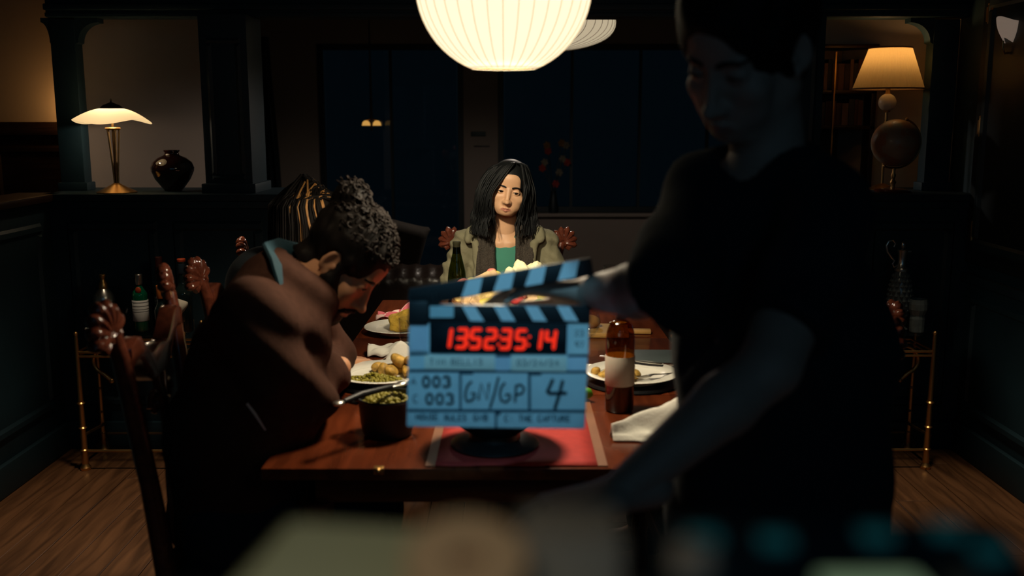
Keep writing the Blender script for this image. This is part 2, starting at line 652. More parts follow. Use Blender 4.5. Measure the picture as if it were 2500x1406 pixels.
        V = np.stack([s.ax[0][I] + p[:, 0] * s.h, s.ax[1][J] + p[:, 1] * s.h, s.ax[2][K] + p[:, 2] * s.h], 1)
        F = []
        for axn in range(3):
            u, w = (axn + 1) % 3, (axn + 2) % 3
            s0 = [slice(None)] * 3
            s1 = [slice(None)] * 3
            s0[axn] = slice(0, -1)
            s1[axn] = slice(1, None)
            A, B = ins[tuple(s0)], ins[tuple(s1)]
            ch = A != B
            sl = [slice(None)] * 3
            sl[u] = slice(1, -1)
            sl[w] = slice(1, -1)
            sub = ch[tuple(sl)]
            P = list(np.where(sub))
            P[u] = P[u] + 1
            P[w] = P[w] + 1
            if len(P[0]) == 0:
                continue
            flip = A[tuple(P)]
            q = []
            for du, dw in ((0, 0), (-1, 0), (-1, -1), (0, -1)):
                Q = [P[0].copy(), P[1].copy(), P[2].copy()]
                Q[u] += du
                Q[w] += dw
                q.append(idx[tuple(Q)])
            q = np.stack(q, 1)
            q = np.where(flip[:, None], q, q[:, ::-1])
            F.append(q)
        F = np.concatenate(F) if F else np.zeros((0, 4), int)
        F = F[(F >= 0).all(1)]
        return V, F


def frame(o, fwd, up=(0, 0, 1), roll=0.0, scale=1.0):
    f = Vector(fwd).normalized()
    u = Vector(up)
    u = (u - f * u.dot(f)).normalized()
    if roll:
        u = Matrix.Rotation(roll, 3, f) @ u
    x = f.cross(u)
    R = Matrix((x, f, u)).transposed() * scale
    T = R.to_4x4()
    T.translation = Vector(o)
    return T


def xf(V, T):
    A = np.array(T)
    return V @ A[:3, :3].T + A[:3, 3]


def np_build(name, blocks, mats, parent, off=(0, 0, 0), mi=None):
    """join (V, F) blocks into one smooth mesh object"""
    me = bpy.data.meshes.new(name)
    vs, fs, n = [], [], 0
    for V, F in blocks:
        vs.append(np.asarray(V) - np.array(off))
        fs.append(F + n)
        n += len(V)
    V = np.concatenate(vs)
    F = np.concatenate(fs)
    me.vertices.add(len(V))
    me.vertices.foreach_set('co', V.astype(np.float32).ravel())
    me.loops.add(len(F) * 4)
    me.loops.foreach_set('vertex_index', F.astype(np.int32).ravel())
    me.polygons.add(len(F))
    me.polygons.foreach_set('loop_start', (np.arange(len(F)) * 4).astype(np.int32))
    for m in (mats if isinstance(mats, (list, tuple)) else [mats]):
        me.materials.append(m)
    if mi is not None:
        at = me.attributes.new('lip', 'FLOAT', 'POINT')
        at.data.foreach_set('value', np.asarray(mi, np.float32))
    me.update(calc_edges=True)
    me.validate()
    me.shade_smooth()
    o = bpy.data.objects.new(name, me)
    COL.objects.link(o)
    if parent is not None:
        o.parent = parent
    return o

# ================================================================== THE SETTING
# ---- floor: sub-floor with oak planks laid towards the far wall
fl = MB().box((-4.2, -2.6, -0.12), (4.2, 10.2, -0.02)).build('floor', M['dark_wood'], smooth=False)
struct(fl)
PW = 0.133
variants = []
for L in (1.35, 1.75, 2.15):
    b = MB().box((0.0012, 0, -0.02), (PW - 0.0012, L - 0.003, 0.0))
    variants.append((L, b.build('plank', M['plank'], fl, smooth=False, bevel=0.0015, seg=1)))
used = set()
random.seed(11)
x = -2.05
while x < 2.04:
    y = 0.1 + random.uniform(-1.2, 0)
    while y < 4.9:
        L, o = random.choice(variants)
        if L in used:
            o = o.copy()
            COL.objects.link(o)
        used.add(L)
        o.location = (x, y, random.uniform(-0.0008, 0.0004))
        o.parent = fl
        y += L
    x += PW
lf = MB().box((-4.2, 4.95 + 1.6, -0.02), (4.2, 9.6, 0.0)).build('floor', M['dark_wood'], smooth=False)
struct(lf)
cl = MB().box((-4.2, -2.6, 2.5), (4.2, 10.2, 2.6)).build('ceiling', M['ceiling'], smooth=False)
struct(cl)


def panel_frame(parent, m, u0, u1, z0, z1, place, w=0.045, t=0.012):
    """moulding frame (four mitred strips) around a field; place(u, v, z) gives the point"""
    for (a0, a1, b0, b1) in ((u0, u1, z1 - w, z1), (u0, u1, z0, z0 + w), (u0, u0 + w, z0 + w, z1 - w), (u1 - w, u1, z0 + w, z1 - w)):
        b = MB()
        c = [place(a0, 0, b0), place(a1, 0, b0), place(a1, 0, b1), place(a0, 0, b1)]
        e = 0.012
        d = [place(a0 + e, t, b0 + e), place(a1 - e, t, b0 + e), place(a1 - e, t, b1 - e), place(a0 + e, t, b1 - e)]
        b.add(c + d, [(0, 1, 2, 3), (4, 5, 6, 7), (0, 1, 5, 4), (1, 2, 6, 5), (2, 3, 7, 6), (3, 0, 4, 7)])
        b.build('moulding', m, parent, smooth=False)


# ---- half walls with ledges between dining room and living room
for sgn, xa, xb, nm in ((-1, -2.07, -1.05, 'wall_divider_left'), (1, 1.05, 2.06, 'wall_divider_right')):
    w = MB().box((xa, 4.38, 0), (xb, 4.62, 1.15)).build(nm, M['teal'], smooth=False)
    struct(w)
    MB().box((xa - 0.02, 4.345, 1.15), (xb + 0.02, 4.80, 1.182)).build('ledge', M['teal'], w, bevel=0.006)
    MB().box((xa, 4.362, 1.118), (xb, 4.38, 1.15)).build('moulding', M['teal'], w, bevel=0.004)
    MB().box((xa, 4.355, 0), (xb, 4.38, 0.13)).build('baseboard', M['teal'], w, bevel=0.005)
    n = 2
    for i in range(n):
        u0 = xa + 0.07 + i * (xb - xa - 0.07) / n
        panel_frame(w, M['teal'], u0, u0 + (xb - xa - 0.07) / n - 0.07, 0.2, 1.06, lambda u, v, z: (u, 4.38 - v, z))
# ---- square piers on the half walls, posts, beam
for xa, xb, nm in ((-1.372, -1.160, 'pier'), (1.160, 1.372, 'pier')):
    p = MB().box((xa, 4.40, 1.182), (xb, 4.66, 1.963)).build(nm, M['teal'], bevel=0.006)
    struct(p)
    panel_frame(p, M['teal'], xa + 0.03, xb - 0.03, 1.24, 1.86, lambda u, v, z: (u, 4.40 - v, z), w=0.025, t=0.008)
    MB().box((xa - 0.015, 4.385, 1.182), (xb + 0.015, 4.675, 1.225)).build('plinth', M['teal'], p, bevel=0.005)


def corbel(parent, x, sgn, m, wide=1.0):
    pts = [(0, 0), (0, -0.115)]
    for i in range(9):
        a = math.pi / 2 * i / 8
        pts.append((0.012 + 0.095 * (1 - math.cos(a)), -0.108 + 0.088 * math.sin(a)))
    pts += [(0.107, 0)]
    pts = [(x + sgn * a * wide, 1.962 + b) for a, b in pts]
    if sgn > 0:
        pts = pts[::-1]
    MB().prism(pts, 4.572, 4.638).build('corbel', m, parent, sharp=50)


for xa, xb, s1 in ((-2.095, -1.983, 1), (1.912, 2.03, -1)):
    p = MB().box((xa, 4.565, 1.182), (xb, 4.645, 1.955)).build('column', M['teal'], bevel=0.005)
    struct(p)
    corbel(p, xb if s1 > 0 else xa, s1, M['teal'])
    if s1 > 0:
        corbel(p, xa, -1, M['teal'], 0.38)
    MB().box((xa - 0.012, 4.557, 1.182), (xb + 0.012, 4.653, 1.22)).build('plinth', M['teal'], p, bevel=0.004)
bm_ = MB().box((-2.10, 4.55, 1.962), (2.06, 4.66, 2.5)).build('beam', M['teal'], bevel=0.004)
struct(bm_)
MB().box((-2.10, 4.525, 1.992), (2.05, 4.55, 2.020)).build('moulding', M['teal'], bm_, bevel=0.006)
MB().box((-2.10, 4.54, 1.964), (2.05, 4.55, 1.982)).build('moulding', M['teal'], bm_, bevel=0.003)

# ---- left wall: half wall with ledge, alcove behind it
w = MB().box((-2.2, -1.6, 0), (-2.07, 4.62, 1.15)).build('wall_left', M['teal'], smooth=False)
struct(w)
MB().box((-2.24, -1.6, 1.15), (-2.035, 4.45, 1.182)).build('ledge', M['dark_wood'], w, bevel=0.006)
for i in range(4):
    y0 = 4.36 - (i + 1) * 1.05
    panel_frame(w, M['teal'], y0, y0 + 0.97, 0.22, 1.06, lambda u, v, z: (-2.07 + v, u, z))
MB().box((-2.07, -1.6, 0), (-2.045, 4.44, 0.13)).build('baseboard', M['teal'], w, bevel=0.005)
w = MB().box((-4.2, 5.12, 0), (-1.81, 5.22, 2.5)).build('wall_alcove', M['plaster_warm'], smooth=False)
struct(w)
MB().box((-4.2, 5.06, 1.43), (-2.02, 5.12, 1.497)).build('rail', M['dark_wood'], w, bevel=0.006)
MB().box((-4.2, 5.09, 0), (-2.02, 5.12, 1.43)).build('wainscot', M['dark_wood'], w, smooth=False)
for i in range(3):
    panel_frame(w, M['dark_wood'], -4.0 + i * 0.66, -3.42 + i * 0.66, 0.5, 1.38, lambda u, v, z: (u, 5.09 - v, z))
w = MB().box((-4.3, -2.6, 0), (-4.2, 5.2, 2.5)).build('wall_alcove_side', M['plaster'], smooth=False)
struct(w)
# ---- angled wall seen through the left opening and its twin on the right
ang = math.atan2(0.78, 0.55)
for sgn, nm, mm in ((-1, 'wall_angled_left', 'plaster'), (1, 'wall_angled_right', 'plaster')):
    a = Vector((sgn * 2.09, 4.70))
    b = Vector((sgn * 1.50, 5.50))
    d = (b - a).normalized()
    nrm = Vector((sgn * abs(d.y), abs(d.x))) * 0.1
    q = [a, b, b + nrm, a + nrm]
    if sgn > 0:
        q = q[::-1]
    w = MB().prism([(p.x, p.y) for p in q], 0, 2.5, axis='z').build(nm, M[mm], smooth=False)
    struct(w)
    e = -nrm.normalized() * 0.014
    q = [a + e, b + e, b, a]
    if sgn > 0:
        q = q[::-1]
    MB().prism([(p.x, p.y) for p in q], 0, 0.14, axis='z').build('baseboard', M['teal'], w, smooth=False)
light('POINT', 'alcove_lamp_light', (-2.21, 5.02, 1.57), 1.25, (1.0, 0.58, 0.22), shadow_soft_size=0.05)

# ---- right wall: teal panelling with chair rail, tall panels and a door
w = MB().box((2.06, -1.6, 0), (2.2, 4.62, 2.5)).build('wall_right', M['teal'], smooth=False)
struct(w)
MB().box((2.03, -1.6, 0.79), (2.06, 4.46, 0.83)).build('chair_rail', M['teal'], w, bevel=0.008)
MB().box((2.035, -1.6, 0), (2.06, 4.44, 0.14)).build('baseboard', M['teal'], w, bevel=0.005)
for i in range(4):
    y0 = 4.40 - (i + 1) * 0.72
    panel_frame(w, M['teal'], y0, y0 + 0.64, 0.2, 0.74, lambda u, v, z: (2.06 - v, u, z))
    if i != 0:
        panel_frame(w, M['teal'], y0, y0 + 0.64, 0.90, 1.95, lambda u, v, z: (2.06 - v, u, z))
d = MB().box((2.035, 3.72, 0.88), (2.058, 4.36, 2.08)).build('door_1', M['dark_paint'], bevel=0.004)
struct(d)
panel_frame(d, M['teal'], 3.78, 4.30, 0.94, 2.02, lambda u, v, z: (2.035 - v, u, z), w=0.05)
for z in (1.02, 1.475, 1.95):
    h = MB().tube([(2.03, 4.30, z - 0.04), (2.03, 4.30, z + 0.04)], 0.007, 8)
    h.box((2.031, 4.27, z - 0.03), (2.034, 4.33, z + 0.03))
    h.ball((2.03, 4.30, z + 0.043), 0.008, 8, 5)
    h.build('hinge', M['brass_dull'], d)
# ---- living room: far wall with windows, side walls
wb = MB()
wb.box((-4.2, 8.8, 0), (-1.72, 8.95, 2.5))
wb.box((-1.72, 8.8, 2.17), (2.4, 8.95, 2.5))
wb.box((-0.43, 8.8, 0), (-0.125, 8.95, 2.17))
wb.box((-0.125, 8.8, 0), (2.4, 8.95, 0.69))
wb.box((2.4, 8.8, 0), (4.2, 8.95, 2.5))
w = wb.build('wall_back', M['plaster'], smooth=False)
struct(w)
for nm, xs in (('wall_living_left', (-4.3, -4.2)), ('wall_living_right', (4.2, 4.3))):
    struct(MB().box((xs[0], 5.2, 0), (xs[1], 8.95, 2.5)).build(nm, M['plaster'], smooth=False))
win = []
for nm, xa, xb, z0, ng, gm in (('window_1', -1.72, -0.43, 0.04, 2, 'glass_pane'), ('window_2', -0.125, 2.4, 0.69, 4, 'glass_pane_dull')):
    fr = MB()
    for (a, b, c, d) in ((xa, xb, z0, z0 + 0.05), (xa, xb, 2.12, 2.17), (xa, xa + 0.05, z0, 2.17), (xb - 0.05, xb, z0, 2.17)):
        fr.box((a, 8.83, c), (b, 8.89, d))
    f = fr.build(nm, M['dark_paint'], smooth=False, bevel=0.003)
    struct(f)
    stp = (xb - xa - 0.1) / ng
    for i in range(ng):
        x0 = xa + 0.05 + i * stp
        MB().box((x0 + 0.012, 8.855, z0 + 0.05), (x0 + stp - 0.012, 8.861, 2.12)).build('pane', M[gm], f, smooth=False)
        if i:
            MB().box((x0 - 0.012, 8.84, z0 + 0.05), (x0 + 0.012, 8.88, 2.12)).build('mullion', M['dark_paint'], f, smooth=False)
    if z0 > 0.3:
        MB().box((xa - 0.02, 8.72, z0 - 0.03), (xb + 0.02, 8.84, z0)).build('sill', M['plaster'], f, bevel=0.004)
# two flat dark grilles on the wall between the windows
p = at_y(1168, 327, 8.79)
t = thing('wall_vent', 'small dark green slotted grille on the pale wall between two dark windows', 'vent', (p.x, 8.8, p.z))
MB().box((-0.065, -0.016, -0.021), (0.065, 0, 0.021)).build('body', mat('green_plastic', (0.01, 0.045, 0.035, 1), 0.5), t, bevel=0.004)
for z in (-0.01, 0, 0.01):
    MB().box((-0.055, -0.019, z - 0.002), (0.055, -0.015, z + 0.002)).build('slat', M['black'], t, smooth=False)
p = at_y(1176, 357, 8.79)
t = thing('wall_switch', 'thin dark switch strip on the pale wall below the green grille', 'switch', (p.x, 8.8, p.z))
MB().box((-0.07, -0.012, -0.006), (0.07, 0, 0.006)).build('plate', M['black'], t, bevel=0.002)
MB().box((-0.015, -0.017, -0.004), (0.015, -0.012, 0.004)).build('rocker', M['black_metal'], t, bevel=0.001)
# curtain beside the left window: gathered, slanting edge
cb = MB()
nu, nv = 40, 16
vs = []
for j in range(nv + 1):
    z = 0.02 + 2.2 * j / nv
    for i in range(nu + 1):
        u = i / nu
        xl = -2.22 - 0.10 * (z / 2.2)
        xr = -2.08 + 0.03 * math.sin(z * 2)
        vs.append((xl + (xr - xl) * u, 8.70 + 0.028 * math.sin(u * 26 + 0.4 * z), z))
fs = [(j * (nu + 1) + i, j * (nu + 1) + i + 1, (j + 1) * (nu + 1) + i + 1, (j + 1) * (nu + 1) + i) for j in range(nv) for i in range(nu)]
cb.add(vs, fs)
c = cb.build('curtain', M['dark_paint'], thick=0.004)
tag(c, 'tall dark gathered curtain hanging left of the dark window in the far room', 'curtain')

# ================================================================== LAMPS
LED = 1.182
# ---- ball lantern over the table
t = thing('pendant_lantern', 'large glowing white ribbed ball lantern hanging over the dining table', 'pendant lamp', (-0.02, 2.46, 1.626))
Rb, zc = 0.2145, 0.2005
prof = []
a0 = math.asin(0.077 / Rb)
for i in range(25):
    a = a0 + (math.pi - 2 * a0) * i / 24
    prof.append((Rb * math.sin(a), zc - Rb * math.cos(a)))
glow = shade_mat('lantern_skin', (0.85, 0.80, 0.66, 1), 0.4, (1.0, 0.90, 0.66, 1), 0.80)
b = MB()
b.lathe(prof, 72)
b.f = b.f[:-2]
b.mi = b.mi[:-2]
b.build('shade', glow, t)
rib = MB().tube([(r * 1.001, 0, z) for r, z in prof], 0.0011, 5).build('rib', mat('rib_wire', (0.50, 0.38, 0.20, 1), 0.7, emit=(1.0, 0.72, 0.42, 1), estr=0.50), t)
for k in range(1, 36):
    c = rib.copy()
    COL.objects.link(c)
    c.parent = t
    c.rotation_euler = (0, 0, k * 2 * math.pi / 36)
MB().tube([(0.077 * math.cos(q * math.pi / 24), 0.077 * math.sin(q * math.pi / 24), 0.006) for q in range(48)], 0.0045, 8, closed=True).build('ring', mat('cream_ring', (0.42, 0.32, 0.17, 1), 0.5), t)
MB().tube([(0, 0, 0.40), (0, 0, 0.870)], 0.004, 8).build('cord', M['black'], t)
MB().lathe([(0.05, 0.854), (0.06, 0.864), (0.06, 0.874)], 24).build('ceiling_cap', M['black'], t)
# ---- saucer lantern in the far room
t = thing('pendant_lantern', 'pale ribbed saucer lantern in the far room, partly behind the ball lantern', 'pendant lamp', (0.10, 5.6, 1.88))
prof = []
for i in range(13):
    a = math.pi / 2 * i / 12
    prof.append((0.09 + 0.385 * math.sin(a), 0.155 - 0.15 * math.cos(a) ** 0.85))
prof += [(r, 0.31 - z) for r, z in prof[-2::-1]]
sg = shade_mat('saucer_skin', (0.80, 0.74, 0.62, 1), 0.4, (1.0, 0.86, 0.62, 1), 0.33)
b = MB().lathe(prof, 72)
b.f, b.mi = b.f[:-2], b.mi[:-2]
b.build('shade', sg, t)
rib = MB().tube([(r * 1.001, 0, z) for r, z in prof], 0.0015, 5).build('rib', mat('saucer_wire', (0.20, 0.16, 0.10, 1), 0.7), t)
for k in range(1, 48):
    c = rib.copy()
    COL.objects.link(c)
    c.parent = t
    c.rotation_euler = (0, 0, k * 2 * math.pi / 48)
MB().tube([(0, 0, 0.3), (0, 0, 0.62)], 0.004, 8).build('cord', M['black'], t)
light('SPOT', 'saucer_lamp_light', (0.10, 5.6, 1.87), 24, (1.0, 0.86, 0.74), (0.1, 5.6, 0), spot_size=math.radians(176), spot_blend=0.3, shadow_soft_size=0.08)
# ---- mushroom table lamp on the left ledge
LX, LY = -1.786, 4.437
t = thing('table_lamp', 'lit brass mushroom table lamp with wavy frosted shade on the left ledge', 'table lamp', (LX, LY, LED))
MB().lathe([(0.0, 0.0), (0.086, 0.0), (0.087, 0.004), (0.075, 0.010), (0.05, 0.022), (0.028, 0.034), (0.012, 0.044), (0.0, 0.046)], 40).build('base', M['brass'], t)
b = MB()
b.tube([(0, 0, 0.04), (0, 0, 0.315)], 0.0055, 10)
for k in range(5):
    a = k * 2 * math.pi / 5 + 0.3
    b.tube([(0.008 * math.cos(a), 0.008 * math.sin(a), 0.04), (0.011 * math.cos(a), 0.011 * math.sin(a), 0.10), (0.019 * math.cos(a), 0.019 * math.sin(a), 0.20), (0.026 * math.cos(a), 0.026 * math.sin(a), 0.282)], 0.0042, 8)
b.build('stem', M['brass_dull'], t)
MB().lathe([(0.0, 0.280), (0.026, 0.280), (0.033, 0.283), (0.034, 0.287), (0.030, 0.291), (0.0, 0.292)], 32).build('collar', M['brass'], t)
b = MB()
n, m_ = 64, 12
vs = []
for j in range(m_ + 1):
    s_ = j / m_
    r = 0.036 + 0.131 * s_
    for k in range(n):
        a = 2 * math.pi * k / n
        wav = 0.011 * s_ ** 2 * math.cos(3 * a + 1.35)
        z = 0.376 - 0.060 * s_ ** 1.7 + wav
        vs.append((r * math.cos(a), r * math.sin(a), z))
b.add(vs, [(j * n + k, j * n + (k + 1) % n, (j + 1) * n + (k + 1) % n, (j + 1) * n + k) for j in range(m_) for k in range(n)])
b.build('lamp_shade', shade_mat('frosted_shade', (0.85, 0.70, 0.45, 1), 0.6, (1.0, 0.70, 0.34, 1), 0.55), t)
MB().lathe([(0.05, 0.369), (0.052, 0.374), (0.036, 0.389), (0.014, 0.398), (0.005, 0.402), (0.004, 0.410), (0.006, 0.414), (0.0, 0.418)], 32).build('cap', M['dark_wood'], t)
light('POINT', 'table_lamp_bulb', (LX, LY, LED + 0.325), 1.5, (1.0, 0.77, 0.54), shadow_soft_size=0.02)
# ---- dark vase beside it
v = MB().lathe([(0.0, 0.0), (0.038, 0.0), (0.041, 0.004), (0.055, 0.022), (0.080, 0.055), (0.096, 0.092), (0.0975, 0.108), (0.088, 0.132), (0.064, 0.152), (0.040, 0.162), (0.033, 0.168), (0.031, 0.176), (0.037, 0.184), (0.036, 0.187), (0.028, 0.18), (0.026, 0.165), (0.0, 0.16)], 48)
o = v.build('vase', mat('oxblood_glaze', (0.022, 0.005, 0.004, 1), 0.10, var=0.5, scale=9, coat=0.8), sharp=60)
o.location = (-1.572, 4.56, LED)
tag(o, 'round dark oxblood glazed vase on the left ledge beside the brass lamp', 'vase')
# ---- shaded table lamp on the right ledge
RX, RY = 1.742, 4.625
t = thing('table_lamp', 'lit table lamp with cream pleated cone shade on the right ledge behind the globe', 'table lamp', (RX, RY, LED))
b = MB()
n = 120
for r0, z0 in ((0.157, 0.466), (0.094, 0.650)):
    for k in range(n):
        a = 2 * math.pi * k / n
        r = r0 * (1 + (0.006 if k % 2 else -0.006))
        b.v.append((r * math.cos(a), r * math.sin(a), z0))
for k in range(n):
    b.f.append((k, (k + 1) % n, n + (k + 1) % n, n + k))
    b.mi.append(0)
b.build('lamp_shade', shade_mat('pleated_shade', (0.80, 0.58, 0.28, 1), 0.55), t, smooth=False)
for r, z in ((0.158, 0.466), (0.095, 0.650)):
    MB().tube([(r * math.cos(q * math.pi / 30), r * math.sin(q * math.pi / 30), z) for q in range(60)], 0.0035, 6, closed=True).build('trim', mat('shade_binding', (0.25, 0.13, 0.06, 1), 0.8), t)
MB().ball((0, 0, 0.405), 0.040, 24, 14).build('ball', mat('cream_ceramic', (0.66, 0.58, 0.44, 1), 0.35, var=0.04), t)
b = MB().tube([(0, 0, 0.02), (0, 0, 0.56)], 0.006, 10)
b.lathe([(0.014, 0.36), (0.016, 0.366), (0.010, 0.372)], 16)
b.lathe([(0.014, 0.44), (0.010, 0.452), (0.010, 0.47)], 16)
b.build('stem', M['brass_dull'], t)
MB().lathe([(0.0, 0), (0.06, 0), (0.062, 0.006), (0.04, 0.018), (0.012, 0.03), (0, 0.032)], 32).build('base', M['brass_dull'], t)
MB().lathe([(0.0, 0.54), (0.012, 0.545), (0.024, 0.58), (0.020, 0.605), (0.0, 0.615)], 20).build('bulb', mat('lit_bulb', (1, 0.8, 0.5, 1), 0.5, emit=(1, 0.7, 0.35, 1), estr=2.0), t)
light('POINT', 'shaded_lamp_bulb', (RX, RY, LED + 0.605), 2.7, (1.0, 0.60, 0.24), shadow_soft_size=0.02)
# ---- globe in front of it
GX, GY, GZ = 1.735, 4.475, LED + 0.222
t = thing('globe', 'antique brown desk globe on turned stand on the right ledge under the lamp', 'globe', (GX, GY, LED))
gm = mat('antique_globe', (0.15, 0.10, 0.065, 1), 0.42, coat=0.15)
nt = gm.node_tree
ramp = [n for n in nt.nodes if n.type == 'VALTORGB'][0]
noi = [n for n in nt.nodes if n.type == 'TEX_NOISE'][0]
noi.inputs['Scale'].default_value = 16
ramp.color_ramp.elements[0].position = 0.48
ramp.color_ramp.elements[1].position = 0.53
ramp.color_ramp.elements[0].color = (0.27, 0.21, 0.15, 1)
ramp.color_ramp.elements[1].color = (0.30, 0.14, 0.07, 1)
MB().ball((0, 0, 0.222), 0.106, 40, 24, R=Matrix.Rotation(0.4, 3, 'Y')).build('sphere', gm, t)
b = MB().tube([(0.1135 * math.sin(a), 0, 0.222 + 0.1135 * math.cos(a)) for a in [0.4 + i * math.pi / 24 for i in range(25)]], (0.0045), 8)
b.ball((0.1135 * math.sin(0.4), 0, 0.222 + 0.1135 * math.cos(0.4)), 0.008, 10, 6)
b.ball((-0.1135 * math.sin(0.4), 0, 0.222 - 0.1135 * math.cos(0.4)), 0.008, 10, 6)
b.build('meridian', M['brass_dull'], t)
MB().lathe([(0.011, 0.018), (0.008, 0.03), (0.014, 0.045), (0.007, 0.06), (0.012, 0.075), (0.007, 0.088), (0.008, 0.108)], 20).build('stem', M['brass_dull'], t)
MB().lathe([(0.0, 0), (0.078, 0), (0.082, 0.006), (0.076, 0.012), (0.05, 0.016), (0.014, 0.022), (0.0, 0.022)], 40).build('base', M['chair_wood'], t)
# ---- wall sconce on the right wall
t = thing('wall_sconce', 'small wall lamp with pale curved shade high on the right wall', 'wall lamp', (2.06, 4.12, 1.86))
b = MB()
vs = []
for j in range(9):
    s_ = j / 8
    for k in range(15):
        a = math.pi * (0.5 + k / 14)
        r = 0.035 + 0.030 * s_ + 0.008 * math.sin(s_ * 3)
        vs.append((math.cos(a) * r - 0.012, math.sin(a) * r, -0.035 + 0.085 * s_ + 0.012 * math.cos(a * 2)))
b.add(vs, [(j * 15 + k, j * 15 + k + 1, (j + 1) * 15 + k + 1, (j + 1) * 15 + k) for j in range(8) for k in range(14)])
b.build('shade', shade_mat('alabaster_shade', (0.5, 0.42, 0.36, 1), 0.5, (1.0, 0.78, 0.62, 1), 0.10), t, thick=0.003)
MB().box((-0.014, -0.03, -0.10), (0, 0.03, 0.05)).build('back_plate', M['brass_dull'], t, bevel=0.004)
MB().tube([(-0.012, 0, -0.08), (-0.04, 0, -0.085), (-0.05, 0, -0.06), (-0.05, 0, -0.035)], 0.005, 8).build('arm', M['brass_dull'], t)

# ================================================================== BOOKCASE, SOFA, FLOWERS IN THE FAR ROOM
t = thing('bookcase', 'tall dark wooden bookcase with rows of books behind the right ledge', 'bookcase', (1.60, 5.05, 0))
MB().box((-0.27, 0.16, 0), (0.22, 0.18, 1.86)).build('back_panel', M['dark_wood'], t, smooth=False)
for x0, x1 in ((-0.29, -0.265), (0.20, 0.225)):
    MB().box((x0, -0.06, 0), (x1, 0.18, 1.86)).build('side_panel', M['dark_wood'], t, bevel=0.003)
for z in (0.06, 0.42, 0.78, 1.14, 1.46, 1.635, 1.86):
    MB().box((-0.29, -0.06, z), (0.225, 0.17, z + 0.018)).build('shelf', M['dark_wood'], t, bevel=0.003)
random.seed(5)
bc = [(0.10, 0.035, 0.02), (0.16, 0.075, 0.04), (0.06, 0.03, 0.03), (0.22, 0.13, 0.08), (0.05, 0.045, 0.05)]
for row, zz, hh in (('upper', 1.654, 0.155), ('lower', 1.479, 0.135)):
    x = -0.26
    i = 0
    while x < 0.16:
        wd = random.uniform(0.018, 0.034)
        h = hh * random.uniform(0.82, 1.0)
        c = bc[i % 5]
        b = MB().box((0, -0.035, 0), (wd - 0.001, 0.10, h)).build('book', mat('book_cloth', (*c, 1), 0.6, var=0.2), bevel=0.002)
        b.location = (1.60 + x, 5.05, zz)
        tag(b, 'cloth-bound book standing on the %s shelf of the dark bookcase' % row, 'book', 'books on the %s shelf' % row)
        x += wd
        i += 1
# glass door edge of a standing clock-like display frame: brass strip on the bookcase
MB().box((0.005, -0.072, 1.1), (0.012, -0.06, 1.84)).build('door_edge', M['brass_dull'], t, smooth=False)
# sofa
t = thing('sofa', 'dark tufted leather sofa standing in the far room behind the table', 'sofa', (-0.75, 5.95, 0), math.pi)
f = Field((-0.95, -0.52, 0.0), (0.95, 0.48, 0.78), 0.02)
f.rbox((0, 0.30, 0.37), (0.86, 0.05, 0.21), 0.06, 0.02)
f.cap((-0.86, 0.30, 0.60), (0.86, 0.30, 0.60), 0.078, k=0.03)
f.disp(lambda x, y, z: 0.006 * np.sin(x * 75) * np.clip((z - 0.55) * 20, 0, 1) + 0.004 * wob(x, y, z, 30, 2))
for sx in (-1, 1):
    f.rbox((sx * 0.86, -0.05, 0.32), (0.03, 0.36, 0.22), 0.05, 0.02)
    f.cap((sx * 0.86, -0.42, 0.52), (sx * 0.86, 0.3, 0.55), 0.07, k=0.03)
V, F = f.mesh()
np_build('frame', [(V, F)], M['leather'], t)
for k in range(2):
    f = Field((-0.42, -0.44, -0.12), (0.42, 0.36, 0.12), 0.016)
    f.rbox((0, -0.08, 0), (0.34, 0.28, 0.035), 0.05, 0.01)
    f.disp(lambda x, y, z: 0.006 * wob(x, y, z, 22, k))
    o = np_build('seat_cushion', [f.mesh()], M['leather'], t)
    o.location = (-0.40 + k * 0.80, -0.08, 0.455)
for i in range(11):
    for j in range(2):
        b = MB().ball((-0.75 + 0.15 * i + (0.07 if j else 0), 0.19, 0.50 + 0.11 * j), (0.012, 0.006, 0.012), 8, 5)
        b.build('tuft_button', M['leather'], t)
for sx in (-0.8, 0.8):
    for sy in (-0.38, 0.3):
        MB().lathe([(0.022, 0), (0.03, 0.06), (0.035, 0.1)], 12, (sx, sy, 0)).build('foot', M['dark_wood'], t)
f = Field((-0.2, -0.09, -0.2), (0.2, 0.09, 0.2), 0.012)
f.rbox((0, 0, 0), (0.10, 0.012, 0.10), 0.04, 0.02)
for q in (-1, 1):
    for r in (-1, 1):
        f.cap((0, 0, 0), (q * 0.135, 0, r * 0.135), 0.03, 0.016, 0.03)
f.disp(lambda x, y, z: 0.005 * wob(x, y, z, 28, 4))
o = np_build('cushion', [f.mesh()], M['cushion'], None)
p = at_y(978, 598, 5.80)
o.location = (p.x, 5.80, p.z)
o.rotation_euler = (0.25, 0.25, 0.1)
tag(o, 'brown velvet cushion leaning on the back of the dark leather sofa', 'cushion')
